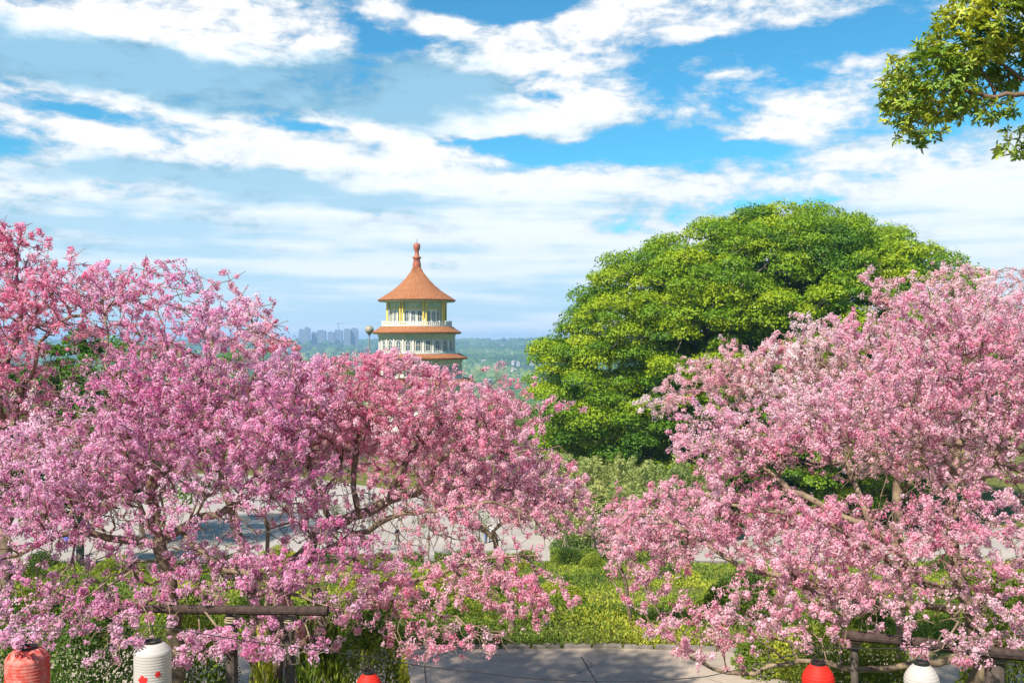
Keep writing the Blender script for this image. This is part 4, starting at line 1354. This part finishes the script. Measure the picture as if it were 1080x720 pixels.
make_shrub('garden_bush', 'yellow green bush at the right edge below the rail', 'shrub', *P(1070, 700, 13.9)[:2], 1.8, 2.6, 14000, .06, 609, M_shrub, dt=.08)
make_shrub('garden_bush', 'low green bush left of the red lantern on the right side', 'shrub', *P(820, 700, 18.6)[:2], 1.6, .6, 3600, .08, 610, M_shrub, dt=.0)

# ================================================================== rails, lanterns, people
M_pole = mat('wrapped_pole', (.035, .022, .018), .9, .2, var2=(.075, .05, .04), scale=14, bump=.7, bscale=40)
M_post = mat('weathered_post', (.13, .10, .085), .9, .2, var2=(.07, .055, .045), scale=7, bump=.5, bscale=25)
M_rope = mat('coir_rope', (.30, .24, .16), .95, .1)


def rail(label, pts, rad, posts):
    """a round pole wrapped in strips, lying on posts; pts and posts as (px, py, d)"""
    a = np.array([P(*p) for p in pts])
    o0 = a.mean(0); gz = float(ground(o0[0], o0[1]))
    org = np.array((o0[0], o0[1], gz))
    root = thing('support_rail', label, 'support rail', tuple(org), 'wooden rails propping the cherry limbs')
    mb = MB()
    L_ = []
    seg = np.linalg.norm(np.diff(a, axis=0), axis=1); cum = np.r_[0, np.cumsum(seg)]
    m = int(cum[-1] / .035)
    rr_ = []
    for k, t in enumerate(np.linspace(0, cum[-1], m)):
        p = [np.interp(t, cum, a[:, j]) for j in range(3)]
        L_.append(np.array(p) - org); rr_.append(rad * (1 + .05 * (k % 2)) * (1 + .05 * math.sin(k * .31)))
    mb.tube(L_, rr_, 12)
    part(mb, 'crossbar', M_pole, root)
    for px, py, dd, w in posts:
        top = P(px, py, dd) - org
        part(MB().tube([(top[0] + .01, top[1] + .02, -.1), (top[0], top[1], top[2] * .5), (top[0] - .01, top[1], top[2])], [w * 1.1, w * 1.02, w * .95], 10), 'post', M_post, root)
        rp_ = MB()
        for q in range(3):
            z0 = top[2] - .05 + q * .028
            pr = [(w * 1.15 * math.cos(u), w * 1.15 * math.sin(u)) for u in np.linspace(0, 6.28, 13)]
            rp_.tube([(top[0] + x_, top[1] + y_, z0) for x_, y_ in pr], .012, 5)
        part(rp_, 'rope_lashing', M_rope, root)


rail('dark round wooden rail on posts under the left cherry tree', [(126, 640, 11.45), (180, 642, 11.35), (250, 643, 11.2), (346, 644, 11.1)], .052,
     [(245, 650, 11.3, .07), (306, 650, 11.25, .06)])
rail('thick ribbed dark rail on a stout post under the right cherry tree', [(888, 669, 11.6), (960, 676, 11.3), (1030, 686, 11.0), (1110, 694, 10.8)], .06,
     [(1050, 690, 11.1, .11), (902, 677, 11.7, .045)])

# paper lanterns -------------------------------------------------
M_red = mat('red_lantern_cloth', (.78, .035, .02), .6, .3, trans=.35, tcol=(.9, .06, .02), bump=.15, bscale=18)
M_wht = mat('white_lantern_cloth', (.62, .57, .53), .6, .3, trans=.35, tcol=(.85, .74, .62), bump=.1, bscale=18)
M_blk = mat('black_lantern_ring', (.02, .02, .02), .4, .4)
M_flow = mat('red_plum_print', (.72, .03, .03), .6, .2)
M_wire = mat('black_cord', (.02, .018, .018), .6, .3)
M_crinkle = mat('faded_red_cloth', (.74, .04, .02), .6, .3, var2=(.80, .36, .30), scale=13, trans=.3, tcol=(.9, .08, .03), bump=.7, bscale=14)


def flower(R, cx, cz, s, rot=0.0):
    """a five petalled plum flower lying on the lantern's curved wall, 3 mm proud"""
    mb = MB()

    def on(x, z):
        th = x / R
        return ((R + .003) * math.sin(th), -(R + .003) * math.cos(th), z)
    for k in range(5):
        a = rot + math.pi / 2 + k * 2 * math.pi / 5
        px_, pz_ = cx + math.cos(a) * s * .55, cz + math.sin(a) * s * .55
        v = [on(px_, pz_)] + [on(px_ + math.cos(t) * s * .36, pz_ + math.sin(t) * s * .36) for t in np.linspace(0, 2 * math.pi, 13)[:-1]]
        mb.add(v, [(0, 1 + j, 1 + (j + 1) % 12) for j in range(12)])
    v = [tuple(np.array(on(cx, cz)) + (0, -.002, 0))] + [tuple(np.array(on(cx + math.cos(t) * s * .34, cz + math.sin(t) * s * .34)) + (0, -.002, 0)) for t in np.linspace(0, 2 * math.pi, 13)[:-1]]
    mb.add(v, [(0, 1 + j, 1 + (j + 1) % 12) for j in range(12)])
    return mb


def lantern(label, px, ytop, d_, wpx, shape, m, flowers=(), group='paper lanterns strung along the front', rot=0):
    R = wpx / 2 / F * d_
    top = P(px, ytop, d_)
    if shape == 'ball':
        H = R * 2.1
        prof = [(.02, -H)]
        for k in range(1, 60):
            u = k / 60
            prof.append((R * math.sin(math.pi * (.09 + .82 * u)) ** .75 * (.972 + .028 * abs(math.sin(math.pi * u * 12))), -H * (1 - u)))
        nr_ = prof[-1][0]
        prof.append((R * .42, 0))
    else:
        H = R * 3.1
        prof = [(R * .45, -H)]
        for k in range(1, 96):
            u = k / 96
            e = min(1, math.sin(math.pi * u) * 2.2) ** .6
            prof.append((R * (.45 + .55 * e) * (.984 + .016 * abs(math.sin(math.pi * u * 20))), -H * (1 - u)))
        prof.append((R * .42, 0))
    root = thing('lantern', label, 'lantern', tuple(top), group, rot)
    part(MB().lathe(prof, 40), 'shade', m, root, True)
    part(MB().lathe([(R * .36, -.012), (R * .45, -.012), (R * .46, .02), (R * .38, .022)], 32, close=True), 'top_ring', M_blk, root)
    part(MB().lathe([(R * .36, -H - .02), (R * .45, -H - .02), (R * .46, -H + .012), (R * .38, -H + .012)], 32, close=True), 'bottom_ring', M_blk, root)
    part(MB().tube([(-R * .4, 0, .015), (-R * .2, 0, .07), (0, 0, .1), (R * .2, 0, .07), (R * .4, 0, .015)], .004, 6).tube([(0, 0, .1), (0, 0, .17)], .004, 6), 'hanging_wire', M_wire, root)
    for fx, fz, s, ro in flowers:
        part(flower(R, fx * R, fz, s, ro), 'flower_print', M_flow, root)
    return top + np.array((0, 0, .17))


hang = []
hang.append(lantern('crumpled red lantern at the bottom left corner', 29, 683, 9.8, 44, 'tall', M_crinkle))
hang.append(lantern('tall white lantern printed with a red plum flower', 161, 677, 9.9, 38, 'tall', M_wht, [(-.18, -.325, .058, .2), (.62, -.27, .035, .5), (.3, -.62, .07, 0)]))
hang.append(lantern('small red lantern at the bottom edge left of the path, only its top in view', 389, 709, 10.2, 27, 'ball', M_red))
hang.append(lantern('round bright red lantern under the right cherry tree', 863, 699, 10.3, 34, 'ball', M_red))
hang.append(lantern('round white lantern right of the bright red one', 972, 699, 10.2, 36, 'ball', M_wht))
# the cord they hang from
pts = [P(-60, 668, 9.8)] + hang[:2] + hang[2:3] + [P(500, 708, 10.3), P(620, 718, 10.4), P(745, 713, 10.4)] + hang[3:] + [P(1130, 694, 10.1)]
cp = []
for a, b in zip(pts[:-1], pts[1:]):
    for u in np.linspace(0, 1, 9)[:-1]:
        q = a + (b - a) * u; q[2] -= .02 * math.sin(math.pi * u); cp.append(q)
cp.append(pts[-1])
o = MB().tube([tuple(c) for c in cp], .005, 6).build('cord', M_wire)
tag(o, 'thin black cord the lanterns hang from along the bottom of the view', 'cord')

# staked young trees on the near edge of the plaza ------------------
M_stake = mat('bamboo_stake', (.34, .28, .17), .8, .2)


def sapling(px, d_, h, seed, label):
    r = np.random.default_rng(seed)
    b = P(px, 590, d_); gz = float(ground(b[0], d_))
    root = thing('staked_sapling', label, 'young tree', (b[0], d_, gz), 'staked young trees along the plaza')
    A_ = np.array((0, 0, h * .72)) + r.normal(0, 1, (60, 3)) * np.array((.55, .55, h * .14))
    sk = grow([(np.array([(0, 0, -.1), (.05, 0, h * .4), (0, .03, h)]), .07, .02)], A_, .3, seed, rtip=.009, step=.3, wig=.01)
    wood('trunk', sk, root, M_barkg)
    for k in range(3):
        a = k * 2.1 + .4
        part(MB().tube([(math.cos(a) * .75, math.sin(a) * .75, -.1), (0.05 * math.cos(a), .05 * math.sin(a), h * .42)], .035, 6), 'stake', M_stake, root)
    q = np.repeat(A_, 9, 0) + r.normal(0, .16, (540, 3))
    T = sph(540, r); nr = unit(np.cross(T, sph(540, r))); ln = r.uniform(.1, .22, 540)
    V, f = simple_quads(q, nr, T, ln, ln * .5)
    link('foliage', mesh_np('foliage', V, f, 4, attr=np.repeat(r.uniform(.2, .7, 540), 4)), M_dshrub, root)


sapling(452, 87, 5.0, 701, 'staked young tree on the plaza between the walking man and the couple')
sapling(505, 88, 4.4, 702, 'staked young tree just left of the couple on the plaza')
sapling(596, 86.5, 4.6, 703, 'staked young tree at the right end of the pale plaza')
sapling(393, 89, 5.0, 704, 'thin staked young tree left of the walking man')
sapling(355, 90, 4.6, 705, 'staked young tree behind the bent limbs of the leaning cherry')

# people ----------------------------------------------------------
M_skin = mat('skin', (.50, .30, .21), .6, .3)
M_hair = mat('dark_hair', (.02, .015, .012), .5, .3)
_cloth = {}


def cloth(c):
    if c not in _cloth: _cloth[c] = mat('cloth', c, .85, .2)
    return _cloth[c]


def skin_mesh(name, verts, edges, radii, m, parent, root=0, lev=1):
    me = bpy.data.meshes.new(name); me.from_pydata(verts, edges, [])
    o_ = bpy.data.objects.new(name, me); COL.objects.link(o_); o_.parent = parent
    md = o_.modifiers.new('skin', 'SKIN')
    if not me.skin_vertices: 
        bpy.context.view_layer.objects.active = o_
    for k, rr_ in enumerate(radii):
        sv = me.skin_vertices[0].data[k]; sv.radius = (rr_, rr_) if isinstance(rr_, (int, float)) else rr_; sv.use_root = (k == root)
    sb = o_.modifiers.new('sub', 'SUBSURF'); sb.levels = lev; sb.render_levels = lev
    me.materials.append(m)
    return o_


def person(px, d_, face, stride, label, top, legs, hair=M_hair, h=1.7, arm=0.0, group='people walking on the plaza', z=None):
    b = P(px, 570, d_); gz = float(ground(b[0], d_)) + .02 if z is None else z
    root = thing('person', label, 'person', (b[0], d_, gz), group, face)
    s = h / 1.7
    S = stride
    J = dict(pel=(0, 0, .92), sp=(0, 0, 1.12), ch=(0, 0.01, 1.34), nk=(0, 0, 1.46), hd0=(0, -.01, 1.53), hd=(0, -.02, 1.62), hd1=(0, -.01, 1.68))
    for sd, q in ((-1, 1), (1, -1)):
        n_ = 'lr'[sd > 0]
        J['hip' + n_] = (sd * .09, 0, .88); J['kn' + n_] = (sd * .10, -q * S * .22 - .02, .48); J['an' + n_] = (sd * .10, -q * S * .30 + .06 * S, .08); J['to' + n_] = (sd * .11, -q * S * .30 + .06 * S - .15, .03)
        J['sh' + n_] = (sd * .17, .01, 1.38); J['el' + n_] = (sd * .23, q * S * .12 + .02, 1.12); J['wr' + n_] = (sd * .23, q * S * .16 - .1 - arm * .1, .90 + arm * .2); J['ha' + n_] = (sd * .22, q * S * .16 - .15 - arm * .12, .82 + arm * .25)
    keys = list(J); ix = {k: i for i, k in enumerate(keys)}
    Vv = [tuple(c * s for c in J[k]) for k in keys]
    rad = dict(pel=.13, sp=.115, ch=(.15, .11), nk=.05, hd0=.07, hd=.092, hd1=.075, hipl=.085, hipr=.085, knl=.055, knr=.055, anl=.04, anr=.04, tol=.035, tor=.035, shl=.06, shr=.06, ell=.042, elr=.042, wrl=.03, wrr=.03, hal=.028, har=.028)
    E_ = [('pel', 'sp'), ('sp', 'ch'), ('ch', 'nk'), ('nk', 'hd0'), ('hd0', 'hd'), ('hd', 'hd1')]
    for n_ in 'lr':
        E_ += [('pel', 'hip' + n_), ('hip' + n_, 'kn' + n_), ('kn' + n_, 'an' + n_), ('an' + n_, 'to' + n_), ('ch', 'sh' + n_), ('sh' + n_, 'el' + n_), ('el' + n_, 'wr' + n_), ('wr' + n_, 'ha' + n_)]
    rs_ = [tuple(x * s for x in rad[k]) if isinstance(rad[k], tuple) else rad[k] * s for k in keys]
    skin_mesh('body', Vv, [(ix[a], ix[b_]) for a, b_ in E_], rs_, M_skin, root, 0, 1)

    def sub(names, ed, nm, m_, grow_):
        i2 = {k: i for i, k in enumerate(names)}
        rr2 = []
        for k in names:
            v_ = rad[k]; rr2.append(tuple(x * s + grow_ for x in v_) if isinstance(v_, tuple) else v_ * s + grow_)
        skin_mesh(nm, [tuple(c * s for c in J[k]) for k in names], [(i2[a], i2[b_]) for a, b_ in ed], rr2, m_, root, 0, 1)
    sub(['sp', 'pel', 'ch', 'shl', 'shr', 'ell', 'elr', 'wrl', 'wrr'], [('sp', 'pel'), ('sp', 'ch'), ('ch', 'shl'), ('ch', 'shr'), ('shl', 'ell'), ('shr', 'elr'), ('ell', 'wrl'), ('elr', 'wrr')], 'jacket', cloth(top), .022)
    sub(['pel', 'hipl', 'hipr', 'knl', 'knr', 'anl', 'anr'], [('pel', 'hipl'), ('pel', 'hipr'), ('hipl', 'knl'), ('hipr', 'knr'), ('knl', 'anl'), ('knr', 'anr')], 'trousers', cloth(legs), .018)
    hp = [(.102 * s * math.cos(t), 1.64 * s + .105 * s * math.sin(t)) for t in np.linspace(.05, math.pi / 2, 6)]
    part(MB().lathe(hp, 14, c=(0, .012, 0)), 'hair', hair, root, True)
    for sd in (-1, 1):
        k = 'to' + 'lr'[sd > 0]; an = 'an' + 'lr'[sd > 0]
        a = np.array(J[an]) * s; t = np.array(J[k]) * s
        part(MB().tube([(a[0], a[1] + .06, .05), (a[0], a[1] - .05, .055), (t[0], t[1] - .03, .04)], [.045, .05, .035], 8), 'shoe', M_blk, root)


DZ = -12.985
person(419, 93, 1.2, .9, 'person in dark grey clothes walking alone on the pale plaza', (.05, .055, .08), (.04, .045, .06), z=DZ, h=1.78)
person(512.5, 94, .3, .5, 'person in green grey top and blue jeans, left one of the couple on the plaza', (.07, .13, .12), (.09, .17, .32), z=DZ)
person(518, 94.4, -.3, .6, 'person in a white top and dark trousers, right one of the couple on the plaza', (.72, .74, .78), (.05, .06, .09), z=DZ, h=1.66)
person(69.5, 90, .4, .3, 'person in a violet blue jacket at the left of the plaza', (.12, .14, .55), (.05, .06, .12), z=DZ)
person(82.5, 88, -.2, .2, 'person in an orange yellow jacket beside the violet blue jacket', (.85, .42, .05), (.03, .035, .07), z=DZ, h=1.74)
person(599, 100, 0, .3, 'person in navy clothes at the far right end of the plaza behind blossom', (.06, .09, .20), (.05, .06, .08), z=DZ)
person(382, 96, 2.0, .5, 'person in a pale teal jacket behind the big bent limb', (.20, .42, .45), (.05, .06, .08), z=DZ)
